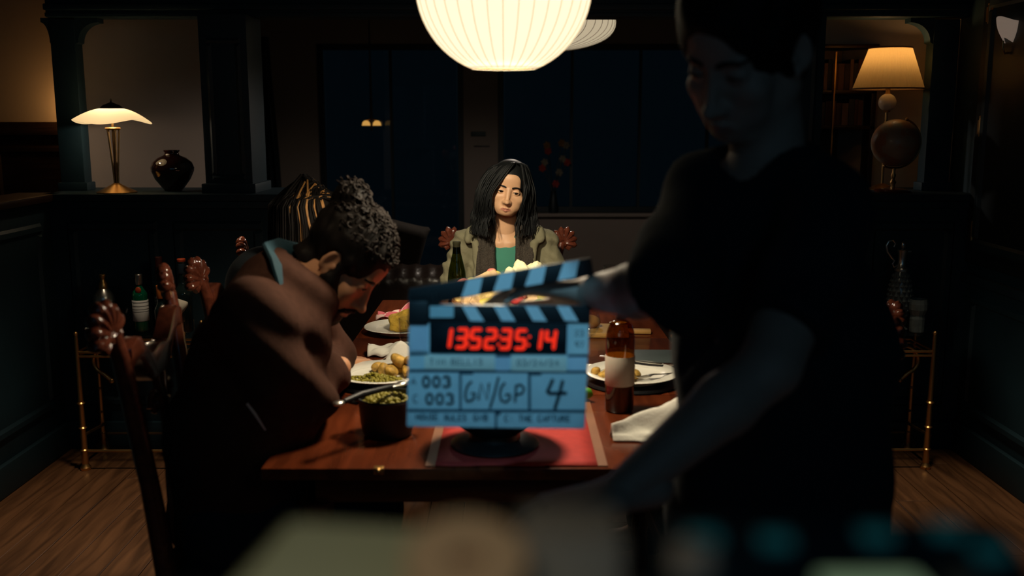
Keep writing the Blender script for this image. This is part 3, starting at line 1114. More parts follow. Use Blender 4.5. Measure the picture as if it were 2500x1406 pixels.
# added flowers standing for dim shapes in the far window
t = thing('added_flower_vase', 'slim vase of dim red and pale flowers added on the far window sill', 'flowers', (0.37, 8.76, 0.69))
MB().lathe([(0, 0), (0.035, 0), (0.045, 0.05), (0.03, 0.14), (0.022, 0.19), (0.026, 0.20), (0.018, 0.19), (0, 0.18)], 20).build('vase', M['dark_paint'], t)
random.seed(9)
fm = [mat('red_petals', (0.30, 0.03, 0.02, 1), 0.7), mat('pale_petals', (0.20, 0.17, 0.12, 1), 0.7), mat('ochre_petals', (0.22, 0.11, 0.03, 1), 0.7)]
for k, (fx, fz, mi_) in enumerate(((0.02, 0.26, 0), (0.05, 0.36, 1), (0.08, 0.48, 1), (0.11, 0.60, 1), (0.07, 0.62, 2), (0.12, 0.45, 0), (-0.08, 0.45, 1), (-0.06, 0.60, 2), (-0.05, 0.55, 0), (-0.10, 0.40, 0))):
    MB().tube([(0, 0, 0.15), (fx * 0.5, 0, 0.15 + (fz - 0.15) * 0.6), (fx, 0, fz)], 0.0035, 6).build('flower_stem', M['dark_paint'], t)
    b = MB()
    for q in range(6):
        a = q * math.pi / 3 + k
        b.ball((fx + 0.018 * math.cos(a), 0.006 * math.sin(a * 2), fz + 0.020 * math.sin(a)), (0.017, 0.007, 0.014), 8, 5, R=Matrix.Rotation(-a, 3, 'Y'))
    b.ball((fx, -0.006, fz), 0.010, 8, 5)
    b.build('blossom', fm[mi_], t)

p = at_y(907, 302, 8.45)  # added glowing lamp that stands for a reflection in the left window
t = thing('reflection_lamp', 'tiny amber lamp added before the left dark window to stand for a reflection', 'pendant lamp', (p.x, 8.45, p.z))
hg = mat('amber_lamp_glass', (0.5, 0.25, 0.06, 1), 0.4, emit=(1.0, 0.52, 0.12, 1), estr=0.55)
for q in (-1, 1):
    b = MB().lathe([(0.0, 0.028), (0.018, 0.024), (0.032, 0.008), (0.036, -0.016), (0.0, -0.013)], 20, (q * 0.046, 0, 0))
    b.build('glass_bell', hg, t)
MB().tube([(-0.05, 0, 0.026), (-0.02, 0, 0.036), (0.02, 0, 0.036), (0.05, 0, 0.026)], 0.006, 8).build('arm', M['brass_dull'], t)
MB().tube([(0, 0, -0.06), (0, 0, 0.0), (0, 0, 2.5 - p.z)], [0.006, 0.012, 0.003], 8).build('rod', M['dark_wood'], t)

# ================================================================== DINING TABLE
TZ = 0.755
TX0, TX1, TY0, TY1 = -0.548, 0.545, 2.035, 4.08
t = thing('dining_table', 'long dark red mahogany dining table laid with plates, bottles and a red runner', 'table', (0, 3.06, 0))
lv = ((TY0, 2.62), (2.623, 3.34), (3.343, TY1))
for a, b_ in lv:
    MB().box((TX0, a - 3.06, TZ - 0.028), (TX1, b_ - 3.06, TZ)).build('table_leaf', M['tabletop'], t, bevel=0.005)
MB().box((TX0 + 0.08, TY0 - 3.06 + 0.08, TZ - 0.11), (TX1 - 0.08, TY0 - 3.06 + 0.105, TZ - 0.029)).build('apron', M['mahogany'], t, bevel=0.003)
MB().box((TX0 + 0.08, TY1 - 3.06 - 0.105, TZ - 0.11), (TX1 - 0.08, TY1 - 3.06 - 0.08, TZ - 0.029)).build('apron', M['mahogany'], t, bevel=0.003)
for sx in (TX0 + 0.08, TX1 - 0.105):
    MB().box((sx, TY0 - 3.06 + 0.08, TZ - 0.11), (sx + 0.025, TY1 - 3.06 - 0.08, TZ - 0.029)).build('apron', M['mahogany'], t, bevel=0.003)
for sx in (TX0 + 0.10, TX1 - 0.10):
    for sy in (TY0 - 3.06 + 0.10, TY1 - 3.06 - 0.10):
        MB().lathe([(0.022, 0), (0.028, 0.02), (0.022, 0.05), (0.026, 0.2), (0.036, 0.48), (0.026, 0.54), (0.04, 0.58), (0.04, 0.645)], 20, (sx, sy, 0)).build('leg', M['mahogany'], t)
for px in (922, 1565):
    p = at_z(px, 1150, TZ)
    b = MB().box((p.x - 0.011, TY0 - 3.06 - 0.006, TZ - 0.012), (p.x + 0.011, TY0 - 3.06 + 0.012, TZ + 0.003))
    b.ball((p.x, TY0 - 3.06 - 0.006, TZ - 0.004), 0.007, 10, 6)
    b.build('leaf_clip', M['brass'], t, bevel=0.002)
# runner
t = thing('table_runner', 'bright red cloth runner with tan strips along its sides down the middle of the table', 'runner', (0.01, 3.06, TZ))
b = MB()
nx, ny = 10, 60
vs = []
for j in range(ny + 1):
    for i in range(nx + 1):
        u = -0.178 + 0.356 * i / nx
        yy = -1.015 + 2.02 * j / ny
        vs.append((u, yy, 0.0022 + 0.0009 * math.sin(u * 40 + yy * 9)))
b.add(vs, [(j * (nx + 1) + i, j * (nx + 1) + i + 1, (j + 1) * (nx + 1) + i + 1, (j + 1) * (nx + 1) + i) for j in range(ny) for i in range(nx)])
b.build('cloth', M['red_runner'], t, thick=0.0012)
for sx in (-0.2, 0.178):  # tan strips along both sides of the red cloth
    MB().box((sx, -1.015, 0.0008), (sx + 0.022, 1.005, 0.0032)).build('edge_strip', M['tan_edge'], t, bevel=0.0006, seg=1)


# ================================================================== CHAIRS
def shell_fan(w=0.085, h=0.078, lobes=7):
    b = MB()
    for k in range(lobes):
        a = math.radians(-82 + 164 * k / (lobes - 1))
        L = h * (1.0 - 0.12 * abs(math.sin(a)))
        cx, cz = math.sin(a) * L * 0.55 * (w / h) * 0.95, math.cos(a) * L * 0.52 + 0.012
        R = Matrix.Rotation(a, 3, 'Y')
        b.ball((cx * 0.9, 0, cz), (0.0135, 0.019, L * 0.50), 10, 8, R=R)
        b.ball((cx * 1.28, -0.003, cz + math.cos(a) * L * 0.22), (0.0155, 0.019, 0.018), 10, 8, R=R)
    for s in (-1, 1):
        q = [(s * 0.020, 0, 0.0), (s * 0.034, 0, -0.004), (s * 0.040, 0, 0.008), (s * 0.032, 0, 0.014)]
        b.tube(q, [0.012, 0.012, 0.010, 0.006], 8)
    b.ball((0, 0, 0.004), (0.022, 0.016, 0.016), 12, 8)
    return b


def dining_chair(label, loc, rotz, H=1.0, group=None, W2=0.225, fan=1.0, D=0.23):
    """carved chair facing local +y; back at y = -D"""
    t = thing('dining_chair', label, 'chair', loc, rotz, group)
    SH = 0.47
    MB().box((-W2, -D + 0.02, SH - 0.055), (W2, D, SH - 0.005)).build('seat_rail', M['chair_wood'], t, bevel=0.006)
    f = Field((-W2 - 0.02, -D, -0.03), (W2 + 0.02, D + 0.03, 0.06), 0.014)
    f.rbox((0, 0, 0.008), (W2 - 0.035, D - 0.035, 0.004), 0.022, 0.01)
    o = np_build('seat', [f.mesh()], M['black_cloth'], t)
    o.location = (0, 0, SH)
    for s in (-1, 1):
        MB().tube([(s * (W2 - 0.02), D - 0.03, SH - 0.05), (s * (W2 - 0.012), D - 0.015, 0.30), (s * (W2 - 0.03), D - 0.03, 0.12), (s * (W2 - 0.022), D - 0.01, 0.0)], [0.028, 0.025, 0.017, 0.022], 10).build('leg', M['chair_wood'], t)
        pts = [(s * (W2 - 0.03), -D - 0.05, 0), (s * (W2 - 0.03), -D + 0.005, 0.28), (s * (W2 - 0.025), -D + 0.015, SH), (s * (W2 - 0.012), -D - 0.010, 0.72), (s * (W2 + 0.012), -D - 0.045, H - 0.09), (s * (W2 + 0.026), -D - 0.055, H - 0.035)]
        MB().tube(pts, [0.022, 0.023, 0.025, 0.021, 0.020, 0.018], 10).build('stile', M['chair_wood'], t)
        o = shell_fan(0.085 * fan, 0.078 * fan).build('shell_finial', M['chair_wood'], t)
        o.location = (s * (W2 + 0.030), -D - 0.058, H - 0.045)
        o.rotation_euler = (0.12, s * 0.35, s * -0.15)
    # carved crest rail: serpentine, thick in the middle
    b = MB()
    n = 18
    top, bot = [], []
    for i in range(n + 1):
        u = -1 + 2 * i / n
        x = u * (W2 + 0.012)
        zt = H - 0.085 - 0.035 * math.cos(u * math.pi) * (1 - 0.2 * abs(u)) + 0.012 * math.cos(u * 9)
        zb = zt - 0.045 - 0.030 * (1 - abs(u))
        top.append((x, zt))
        bot.append((x, zb))
    b.prism(top + bot[::-1], -D - 0.062, -D - 0.022)
    b.build('crest_rail', M['chair_wood'], t, bevel=0.006)
    # pierced splat of scrolls
    b = MB()
    for s in (-1, 1):
        pts = []
        for i in range(22):
            q = i / 21
            z = SH + 0.02 + (H - 0.14 - SH) * q
            pts.append((s * (0.045 + 0.035 * math.sin(q * math.pi * 2.0 + 0.4)), -D + 0.012 - 0.05 * q, z))
        b.tube(pts, (0.014, 0.009), 8)
        c = Vector((s * 0.06, -D - 0.030, H - 0.24))
        b.tube([(c.x + math.cos(a) * r * s, c.y, c.z + math.sin(a) * r) for a, r in [(0.5 * i, 0.036 - 0.0022 * i) for i in range(14)]], 0.008, 8)
    b.build('splat', M['chair_wood'], t)
    MB().box((-W2 + 0.02, -D - 0.002, SH + 0.015), (W2 - 0.02, -D + 0.022, SH + 0.05)).build('back_shoe', M['chair_wood'], t, bevel=0.005)
    return t


dining_chair('carved mahogany chair with shell finials holding the woman at the far end', (-0.020, 4.26, 0), math.pi, 0.975)
dining_chair('carved mahogany chair under the hunched man in the brown coat', (-0.569, 2.257, 0), -math.pi / 2 + 0.11, 1.10)
dining_chair('carved mahogany chair of the long-haired person behind the hunched man', (-0.677, 3.245, 0), -math.pi / 2, 1.05)
dining_chair('empty carved mahogany chair tucked under the right of the table behind the standing person', (0.598, 2.545, 0), math.pi / 2 + 0.03, 1.005)
dining_chair('carved mahogany chair of the person in blue denim', (0.875, 3.22, 0), math.pi / 2, 0.92)


# ================================================================== BAR CARTS AND WHAT STANDS ON THEM
def bar_cart(label, sgn):
    """brass trolley; local x grows towards the room's middle for sgn = -1 (left)"""
    m = -sgn
    ox = -1.862 if sgn < 0 else 1.812
    oy = 4.085 if sgn < 0 else 4.10
    t = thing('bar_cart', label, 'bar cart', (ox, oy, 0))
    Wd, Dp = 0.46 * m, 0.245
    for i, x in enumerate((0, Wd)):
        for j, y in enumerate((0, Dp)):
            b = MB()
            r = 0.0125 if j == 0 else 0.0105
            xx = x - m * 0.0 + (-0.02 * m if j and i == 0 else 0)
            b.tube([(xx, y, 0.02), (xx, y, 0.30), (xx, y, 0.60)], [r * 1.15, r * 0.9, r * 0.6], 12)
            b.lathe([(0.0, 0), (0.021, 0), (0.023, 0.012), (0.016, 0.022), (0.012, 0.034)], 16, (xx, y, 0))
            for z in (0.09, 0.19, 0.30):
                b.lathe([(r, z - 0.006), (r * 1.45, z), (r, z + 0.006)], 12, (xx, y, 0))
            b.ball((xx, y, 0.606), 0.010, 10, 6)
            b.build('leg', M['brass'], t)
    for z in (0.507, 0.525):
        b = MB().tube([(0, 0, z), (Wd, 0, z), (Wd, Dp, z), (0, Dp, z)], 0.0055, 8, closed=True)
        b.build('rail', M['brass'], t)
    for z, nm in ((0.596, 'glass_shelf'), (0.10, 'glass_shelf')):
        MB().box((min(0, Wd), -0.005, z - 0.006), (max(0, Wd), Dp + 0.005, z)).build(nm, M['glass'], t, bevel=0.002)
    for y in (0.0, Dp):
        MB().tube([(0, y, 0.085), (Wd, y, 0.085)], 0.006, 8).build('stretcher', M['brass_dull'], t)
    for x in (-0.01 * m, Wd):
        MB().tube([(x, 0, 0.15), (x, Dp, 0.13)], 0.007, 8).build('stretcher', M['brass_dull'], t)
    # swan-neck scrolls under the rails
    for k in (0, 1):
        sx = 1 if k == 0 else -1
        cx = 0.026 * m if k == 0 else Wd - 0.026 * m
        pts = []
        for i in range(17):
            a = math.radians(62 + 190 * i / 16)
            pts.append((cx + 0.062 * math.cos(a) * m * sx, Dp - 0.012, 0.43 + 0.062 * math.sin(a)))
        q = pts[-1]
        pts += [(q[0] + 0.020 * m * sx, q[1] + 0.004, q[2] - 0.022), (q[0] + 0.033 * m * sx, q[1] + 0.006, q[2] - 0.036)]
        rad = [0.005 + 0.0045 * min(1, i / 8) for i in range(len(pts))]
        b = MB().tube(pts, rad, 10)
        b.ball(pts[-1], 0.013, 10, 7)
        b.tube([pts[0], (pts[0][0] + 0.02 * m * sx, pts[0][1], pts[0][2] - 0.012), (pts[0][0] + 0.024 * m * sx, pts[0][1], pts[0][2] - 0.04)], [0.005, 0.007, 0.010], 8)
        b.build('scroll', M['brass'], t)
    return t


bar_cart('brass bar cart with glass shelves by the left half wall', -1)
bar_cart('brass bar cart with glass shelves by the right half wall', 1)
CZ = 0.597


def bottle(name, label, loc, R, H, nr, sh, m, lab=None, labm=None, capm=None, caph=0.05, punt=True, group=None, top_r=None, bz=0.0):
    """lathe bottle: R body radius, H height, nr neck radius, sh shoulder start"""
    t = thing(name, label, 'bottle', loc, 0, group)
    prof = [(0.0, 0.0), (R * 0.9, 0.0), (R, 0.006), (R, sh)]
    for i in range(1, 9):
        q = i / 8
        prof.append((nr + (R - nr) * (0.5 + 0.5 * math.cos(math.pi * q)) ** 0.85, sh + R * 1.35 * q))
    prof += [(nr * 0.98, H - 0.02), (nr * 1.18, H - 0.018), (nr * 1.18, H - 0.006), (nr * 0.95, H), (0, H)]
    MB().lathe(prof, 28).build('body', m, t, sharp=50)
    if lab:
        a, b_ = lab
        MB().lathe([(R + 0.0006, a), (R + 0.0012, a + 0.001), (R + 0.0012, b_ - 0.001), (R + 0.0006, b_)], 28).build('label', labm, t)
    if capm:
        MB().lathe([(nr * 1.15, H - caph), (nr * 1.25, H - caph + 0.003), (nr * 1.25, H), (nr * 1.1, H + 0.002), (0, H + 0.002)], 24).build('cap', capm, t)
    return t


def onc(px, Y):
    p = at_y(px, 703, Y)
    return (p.x, Y, CZ)


g = bottle('gin_bottle', 'green glass bottle with silver cap and white label on the left bar cart', onc(340, 4.20), 0.033, 0.247, 0.013, 0.155, M['glass_gin'], (0.045, 0.137), M['label_cool'], M['steel'], 0.042)
MB().ball((0.004, -0.0245, 0.182), (0.013, 0.006, 0.015), 12, 8).build('seal', M['red_foil'], g)
for z, w_ in ((0.128, 0.9), (0.112, 0.55), (0.098, 0.8), (0.088, 0.6)):
    MB().lathe([(0.0345, z - 0.0014), (0.0347, z + 0.0014)], 28).build('print', mat('grey_print', (0.28, 0.29, 0.29, 1), 0.8), g)
bottle('wine_bottle', 'slim dark bottle with dull red top between the gin and the foil-topped bottle', onc(391, 4.26), 0.034, 0.315, 0.0125, 0.175, M['glass_dark'], None, None, mat('dull_red_wax', (0.10, 0.02, 0.012, 1), 0.5), 0.085)
d = bottle('wine_bottle', 'dark wine bottle with bright red foil and pointed white label on the left bar cart', onc(446, 4.18), 0.039, 0.318, 0.0145, 0.165, M['glass_dark'], None, None, M['red_foil'], 0.012)
MB().lathe([(0.0155, 0.255), (0.0168, 0.258), (0.0168, 0.305)], 24).build('capsule', mat('slate_foil', (0.02, 0.035, 0.05, 1), 0.35), d)
b = MB()
n = 10
vs, fs = [], []
for i in range(n + 1):
    a = math.radians(-150 + 105 * i / n)
    zt, zb = 0.155 - 0.02 * (i / n) ** 2, 0.05 + 0.07 * (i / n) ** 1.5
    for z in (zb, zt):
        vs.append((0.0402 * math.cos(a), 0.0402 * math.sin(a), z))
b.add(vs, [(2 * i, 2 * i + 2, 2 * i + 3, 2 * i + 1) for i in range(n)])
b.build('label', M['paper'], d, thick=0.0005)
bottle('liqueur_bottle', 'short bottle with bright orange foil neck in front of the slim dark bottle', onc(392, 4.13), 0.030, 0.21, 0.0155, 0.10, M['glass_dark'], None, None, M['orange_foil'], 0.055)
# shaker
t = thing('cocktail_shaker', 'shiny metal cocktail shaker at the outer end of the left bar cart', 'shaker', onc(252, 4.17))
MB().lathe([(0, 0), (0.032, 0), (0.034, 0.006), (0.041, 0.10), (0.043, 0.135), (0.040, 0.14)], 32).build('body', M['steel'], t)
MB().lathe([(0.043, 0.138), (0.0435, 0.146), (0.038, 0.165), (0.024, 0.185), (0.018, 0.192)], 32).build('shoulder', M['steel'], t)
MB().lathe([(0.0185, 0.190), (0.020, 0.196), (0.017, 0.215), (0.012, 0.222), (0.010, 0.235), (0.014, 0.243), (0.013, 0.252), (0.0, 0.254)], 24).build('cap', M['brass'], t)
t = thing('ice_tongs', 'thin metal tongs lying on the left bar cart beside the shaker', 'tongs', onc(232, 4.10))
for s in (-1, 1):
    MB().tube([(-0.05, s * 0.004, 0.028), (-0.01, s * 0.015, 0.020), (0.04, s * 0.013, 0.012), (0.055, s * 0.006, 0.006)], (0.004, 0.0018), 6).build('arm', M['steel'], t)
MB().ball((-0.052, 0, 0.028), (0.007, 0.007, 0.006), 8, 6).build('hinge', M['steel'], t)
t = thing('coupe_glass', 'clear stemmed cocktail glass on the left bar cart in front of the shaker', 'glass', onc(283, 4.10))
MB().lathe([(0, 0), (0.028, 0), (0.028, 0.002), (0.004, 0.006), (0.0035, 0.07), (0.010, 0.078), (0.038, 0.095), (0.044, 0.115), (0.0425, 0.115), (0.036, 0.097), (0.008, 0.081), (0, 0.080)], 32).build('bowl', M['glass'], t)
# claret jug and tumbler on the right cart
p = onc(2198, 4.22)
t = thing('claret_jug', 'tall diamond-cut glass jug with silver spout, stopper and curled handle on the right bar cart', 'jug', p)
b = MB()
prof = [(0, 0), (0.040, 0), (0.042, 0.006), (0.030, 0.018), (0.028, 0.040), (0.034, 0.062), (0.048, 0.105), (0.051, 0.135), (0.047, 0.175), (0.036, 0.225), (0.025, 0.262)]
b.lathe(prof, 32)
b.build('body', M['glass'], t)
dc = MB()
for j in range(9):
    z = 0.07 + j * 0.021
    r = np.interp(z, [q[1] for q in prof[1:]], [q[0] for q in prof[1:]])
    for k in range(14):
        a = 2 * math.pi * (k + 0.5 * (j % 2)) / 14
        dc.ball((r * math.cos(a), r * math.sin(a), z), (0.009, 0.009, 0.011), 4, 2)
o = dc.build('diamond_cut', M['glass'], t, smooth=False)
o['kind'] = 'stuff'
MB().lathe([(0.0255, 0.258), (0.029, 0.262), (0.029, 0.27), (0.022, 0.278), (0.017, 0.30), (0.018, 0.33), (0.023, 0.352), (0.021, 0.354), (0, 0.345)], 28).build('silver_neck', M['steel'], t)
MB().box((0.01, -0.008, 0.343), (0.036, 0.008, 0.351)).build('spout', M['steel'], t, bevel=0.003)
b = MB().lathe([(0, 0.35), (0.010, 0.352), (0.006, 0.36), (0.010, 0.372), (0.008, 0.385), (0, 0.392)], 14)
b.build('stopper', M['steel'], t)
pts = [(-0.020, 0, 0.285), (-0.034, 0, 0.278), (-0.042, 0, 0.292), (-0.034, 0, 0.305), (-0.046, 0, 0.318), (-0.066, 0, 0.345), (-0.072, 0, 0.372), (-0.062, 0, 0.392), (-0.045, 0, 0.395), (-0.034, 0, 0.380), (-0.040, 0, 0.366)]
MB().tube(pts, [0.004, 0.004, 0.004, 0.0045, 0.005, 0.005, 0.005, 0.005, 0.0045, 0.004, 0.003], 8).build('handle', M['steel'], t)
p = onc(2245, 4.17)
t = thing('tumbler', 'squat clear cut glass tumbler beside the claret jug on the right bar cart', 'glass', p)
MB().lathe([(0, 0), (0.030, 0), (0.032, 0.004), (0.034, 0.06), (0.030, 0.075), (0.040, 0.10), (0.041, 0.125), (0.036, 0.145), (0.034, 0.145), (0.038, 0.122), (0.037, 0.10), (0.027, 0.077), (0.03, 0.06), (0.029, 0.015), (0, 0.013)], 14).build('body', M['glass'], t, smooth=False)

cut = mat('cut_crystal', (0.24, 0.29, 0.29, 1), 0.12, var=0.3, scale=30, trans=0.35, ior=1.5)
for o in list(bpy.data.objects):
    if o.name.startswith('claret_jug') or (o.name.startswith('tumbler') and o.location.x > 1):
        for ch in o.children:
            if ch.data.materials[0] == M['glass']:
                ch.data.materials[0] = cut

# ================================================================== ON THE TABLE
R0 = 0.0


def on_t(px, py, z=None):
    p = at_z(px, py, TZ)
    return (p.x, p.y, TZ)


def plate(label, loc, R=0.135, group='white dinner plates'):
    t = thing('dinner_plate', label, 'plate', loc, 0, group)
    MB().lathe([(0, 0.002), (R * 0.60, 0.002), (R * 0.63, 0.0), (R * 0.66, 0.003), (R * 0.72, 0.010), (R * 0.98, 0.021), (R, 0.0225), (R * 0.985, 0.0245), (R * 0.70, 0.0145), (R * 0.62, 0.008), (0, 0.007)], 64).build('dish', M['china'], t, sharp=60)
    MB().tube([(R * 0.695 * math.cos(2 * math.pi * i / 64), R * 0.695 * math.sin(2 * math.pi * i / 64), 0.0146) for i in range(64)], 0.0009, 5, closed=True).build('inner_rim', M['china'], t)
    return t


def shade_disc(label, loc, R=0.13):  # black disc that stands for the shadow below a plate
    o = MB().lathe([(0, 0), (R, 0), (R + 0.008, 0.004), (R + 0.006, 0.011), (R - 0.01, 0.009), (0, 0.008)], 56).build('plate_shade_disc', M['black'])
    o.location = loc
    return tag(o, label, 'shade disc', 'shade discs under the plates')


PL, PL2, PRt = (-0.375, 2.745, TZ + 0.011), (-0.398, 3.425, TZ + 0.002), (0.345, 2.745, TZ + 0.011)
shade_disc('black disc standing for the shadow under the plate of peas and potatoes beside the hunched man', (PL[0], PL[1], TZ + 0.001))
shade_disc('black disc standing for the shadow under the eaten plate behind the amber wine bottle', (PRt[0], PRt[1], TZ + 0.001))
plate('white plate heaped with peas and potatoes beside the hunched man', PL)
plate('white plate with a golden slice of pie and a fork at the far left', PL2, 0.13)
plate('white plate with leftovers and a fork behind the amber wine bottle', PRt)


def fork(label, loc, rotz, tilt=0.0, lift=0.0):
    t = thing('fork', label, 'fork', loc, rotz)
    t.rotation_euler = (tilt, 0, rotz)
    b = MB()
    b.tube([(0, -0.10, 0.004), (0, -0.05, 0.003), (0, 0.0, 0.004), (0, 0.03, 0.006), (0, 0.045, 0.003)], [(0.0018, 0.0075), (0.0018, 0.0055), (0.0018, 0.003), (0.0018, 0.006), (0.0015, 0.0125)], 8, flat=(0, 0, 1))
    b.build('handle', M['steel'], t)
    for k in range(4):
        x = -0.0105 + 0.007 * k
        MB().tube([(x, 0.043, 0.003), (x, 0.06, 0.001), (x, 0.078, 0.003), (x, 0.088, 0.006)], [(0.0015, 0.0023), (0.0014, 0.002), (0.0013, 0.0018), (0.0008, 0.0008)], 6, flat=(0, 0, 1)).build('tine', M['steel'], t)
    return t


fork('fork resting on the pie plate with tines up on the golden slice', (PL2[0] + 0.075, PL2[1] - 0.135, PL2[2] + 0.030), 0.45, 0.22)
fork('fork lying on the eaten plate behind the amber bottle', (PRt[0] + 0.085, PRt[1] - 0.02, PRt[2] + 0.016), 1.95)
fork('fork lying on the plate of peas and potatoes', (PL[0] + 0.06, PL[1] + 0.07, PL[2] + 0.022), 1.3, -0.05)
# knife on the right plate
t = thing('table_knife', 'silver table knife lying across the rim of the eaten plate', 'knife', (PRt[0] + 0.02, PRt[1] + 0.11, PRt[2] + 0.026), -0.5)
MB().box((-0.11, -0.006, 0), (-0.01, 0.006, 0.005)).build('handle', M['steel'], t, bevel=0.002)
MB().box((-0.012, -0.008, 0.001), (0.09, 0.007, 0.003)).build('blade', M['steel'], t, bevel=0.0008)

# ---- food
m_potato = mat('roast_potato', (0.50, 0.30, 0.06, 1), 0.55, var=0.55, scale=40, bump=0.3, bscale=70)
m_pea = mat('olive_pea', (0.25, 0.215, 0.024, 1), 0.45, var=0.3, scale=60)
m_pie = mat('golden_crust', (0.56, 0.36, 0.045, 1), 0.7, var=0.3, scale=45, bump=0.5, bscale=90)
m_mash = mat('cauliflower', (0.82, 0.79, 0.50, 1), 0.8, var=0.08, scale=50, bump=0.4, bscale=110)
m_ham = mat('pink_ham', (0.62, 0.20, 0.15, 1), 0.5, var=0.3, scale=30)
m_bread = mat('pale_bread', (0.62, 0.42, 0.22, 1), 0.85, var=0.2, scale=40, bump=0.3)
m_crust = mat('brown_crust', (0.36, 0.17, 0.05, 1), 0.7, var=0.2, scale=30, bump=0.2)
m_cheese = mat('yellow_celery', (0.62, 0.52, 0.10, 1), 0.5, var=0.2, scale=30)
m_green = mat('green_leaf', (0.08, 0.30, 0.02, 1), 0.5, var=0.35, scale=30)
m_radish = mat('red_radish', (0.48, 0.05, 0.05, 1), 0.4, var=0.3, scale=25)


def lump(r, seed, h=None, amp=0.10, f=70, sq=(1, 1, 1)):
    h = h or r / 6
    f_ = Field((-r * 1.4 * sq[0],) * 1 + (-r * 1.4 * sq[1], -r * 1.4 * sq[2]), (r * 1.4 * sq[0], r * 1.4 * sq[1], r * 1.4 * sq[2]), h)
    f_.ell((0, 0, 0), (r * sq[0], r * sq[1], r * sq[2]), 0.003)
    f_.disp(lambda x, y, z: amp * r * wob(x, y, z, f, seed))
    return f_.mesh()


pot_meshes = [np_build('potato', [lump(0.024, k, amp=0.42, f=95, sq=(1.15, 0.92, 0.80))], m_potato, None) for k in range(4)]
pot_used = set()


def potato(x, y, z, rz, s, label, group):
    k = random.randrange(4)
    o = pot_meshes[k]
    if k in pot_used:
        o = o.copy()
        COL.objects.link(o)
    pot_used.add(k)
    o.location = (x, y, z)
    o.rotation_euler = (random.uniform(-.5, .5), random.uniform(-.5, .5), rz)
    o.scale = (s, s, s)
    return tag(o, label, 'potato', group)


random.seed(4)
for i, (dx, dy, dz) in enumerate(((0.00, 0.03, 0), (0.045, 0.04, 0), (0.09, 0.03, 0), (0.03, -0.01, 0.004), (0.075, -0.01, 0.004), (0.05, 0.02, 0.03), (0.085, 0.005, 0.03), (0.10, -0.035, 0), (-0.02, 0.055, 0))):
    potato(PL[0] + dx, PL[1] + dy, PL[2] + 0.022 + dz, random.uniform(0, 6), random.uniform(0.7, 0.95), 'golden roast potato on the plate of peas beside the hunched man', 'roast potatoes on the left plate')
for i, (dx, dy, dz) in enumerate(((-0.085, -0.03, 0), (-0.06, -0.005, 0), (-0.055, -0.045, 0), (-0.01, -0.055, 0), (-0.03, -0.03, 0.02), (0.005, -0.03, 0), (-0.105, -0.005, 0.004))):
    potato(PRt[0] + dx, PRt[1] + dy, PRt[2] + 0.022 + dz, random.uniform(0, 6), random.uniform(0.6, 0.85), 'small piece of roast potato left on the plate behind the amber bottle', 'leftover potatoes on the right plate')


def pea_heap(name, label, loc, pts, r, kind_label='peas'):
    b = MB()
    for p in pts:
        b.ball(p, r * random.uniform(0.85, 1.1), 8, 5)
    o = b.build(name, m_pea)
    o.location = loc
    o['kind'] = 'stuff'
    return tag(o, label, 'peas')


pts = []
for i in range(210):
    a, q = random.uniform(0, 6.28), random.random() ** 0.6
    x, y = -0.022 + 0.088 * q * math.cos(a), -0.055 + 0.030 * q * math.sin(a)
    pts.append((x, y, 0.013 + 0.018 * (1 - q) * random.uniform(0.3, 1.1)))
pea_heap('peas', 'heap of olive green peas on the plate beside the hunched man', PL, pts, 0.0048)
# pie slice
f = Field((-0.08, -0.07, -0.005), (0.08, 0.07, 0.09), 0.0035)
f.rbox((0, 0, 0.028), (0.045, 0.03, 0.018), 0.010, 0.01)
f.ell((0.012, 0, 0.045), (0.045, 0.036, 0.030), 0.012)
f.disp(lambda x, y, z: 0.005 * wob(x, y, z, 120, 2) + 0.003 * wob(x, y, z, 260, 5))
o = np_build('pie_slice', [f.mesh()], m_pie, None)
o.location = (PL2[0] + 0.025, PL2[1] - 0.005, PL2[2] + 0.008)
o.rotation_euler = (0, 0, -0.2)
o.scale = (1.05, 1.05, 1.05)
tag(o, 'golden slice of pie on the far left plate under the fork', 'pie')
o = np_build('crust_piece', [lump(0.022, 8, amp=0.3, sq=(1, 1, 1.3))], m_crust, None)
o.location = (PL2[0] + 0.100, PL2[1] + 0.005, PL2[2] + 0.042)
tag(o, 'browned crust piece standing beside the golden pie slice', 'crust')

# ---- black pot of peas with serving tongs
PX, PY = -0.300, 2.272
t = thing('serving_pot', 'black round serving pot full of peas near the front left of the table', 'pot', (PX, PY, TZ))
MB().lathe([(0, 0), (0.052, 0), (0.058, 0.004), (0.064, 0.03), (0.069, 0.088), (0.073, 0.094), (0.072, 0.098), (0.066, 0.096), (0.062, 0.04), (0.05, 0.01), (0, 0.008)], 48).build('body', M['black_metal'], t)
for s in (-1, 1):
    MB().tube([(s * 0.068, -0.018, 0.082), (s * 0.088, -0.012, 0.084), (s * 0.088, 0.012, 0.084), (s * 0.068, 0.018, 0.082)], 0.005, 8).build('handle', M['black_metal'], t)
pts = []
for i in range(230):
    a, q = random.uniform(0, 6.28), math.sqrt(random.random())
    pts.append((0.058 * q * math.cos(a), 0.058 * q * math.sin(a), 0.080 + 0.016 * (1 - q * q) + random.uniform(-0.002, 0.003)))
pea_heap('peas', 'olive green peas heaped in the black serving pot', (PX, PY, TZ), pts, 0.0052)
a_ = Vector((-0.402, 2.12, TZ + 0.118))
b_ = Vector((-0.268, 2.285, TZ + 0.122))
t = thing('serving_spoon', 'black-handled serving spoon with bright metal ends laid across the black pot', 'spoon', tuple(a_))
d_ = b_ - a_
for s in (0,):
    MB().tube([d_ * 0.16, d_ * 0.4 + Vector((0, 0, 0.004)), d_ * 0.86], [0.0065, 0.0085, 0.006], 10).build('handle', M['black'], t)
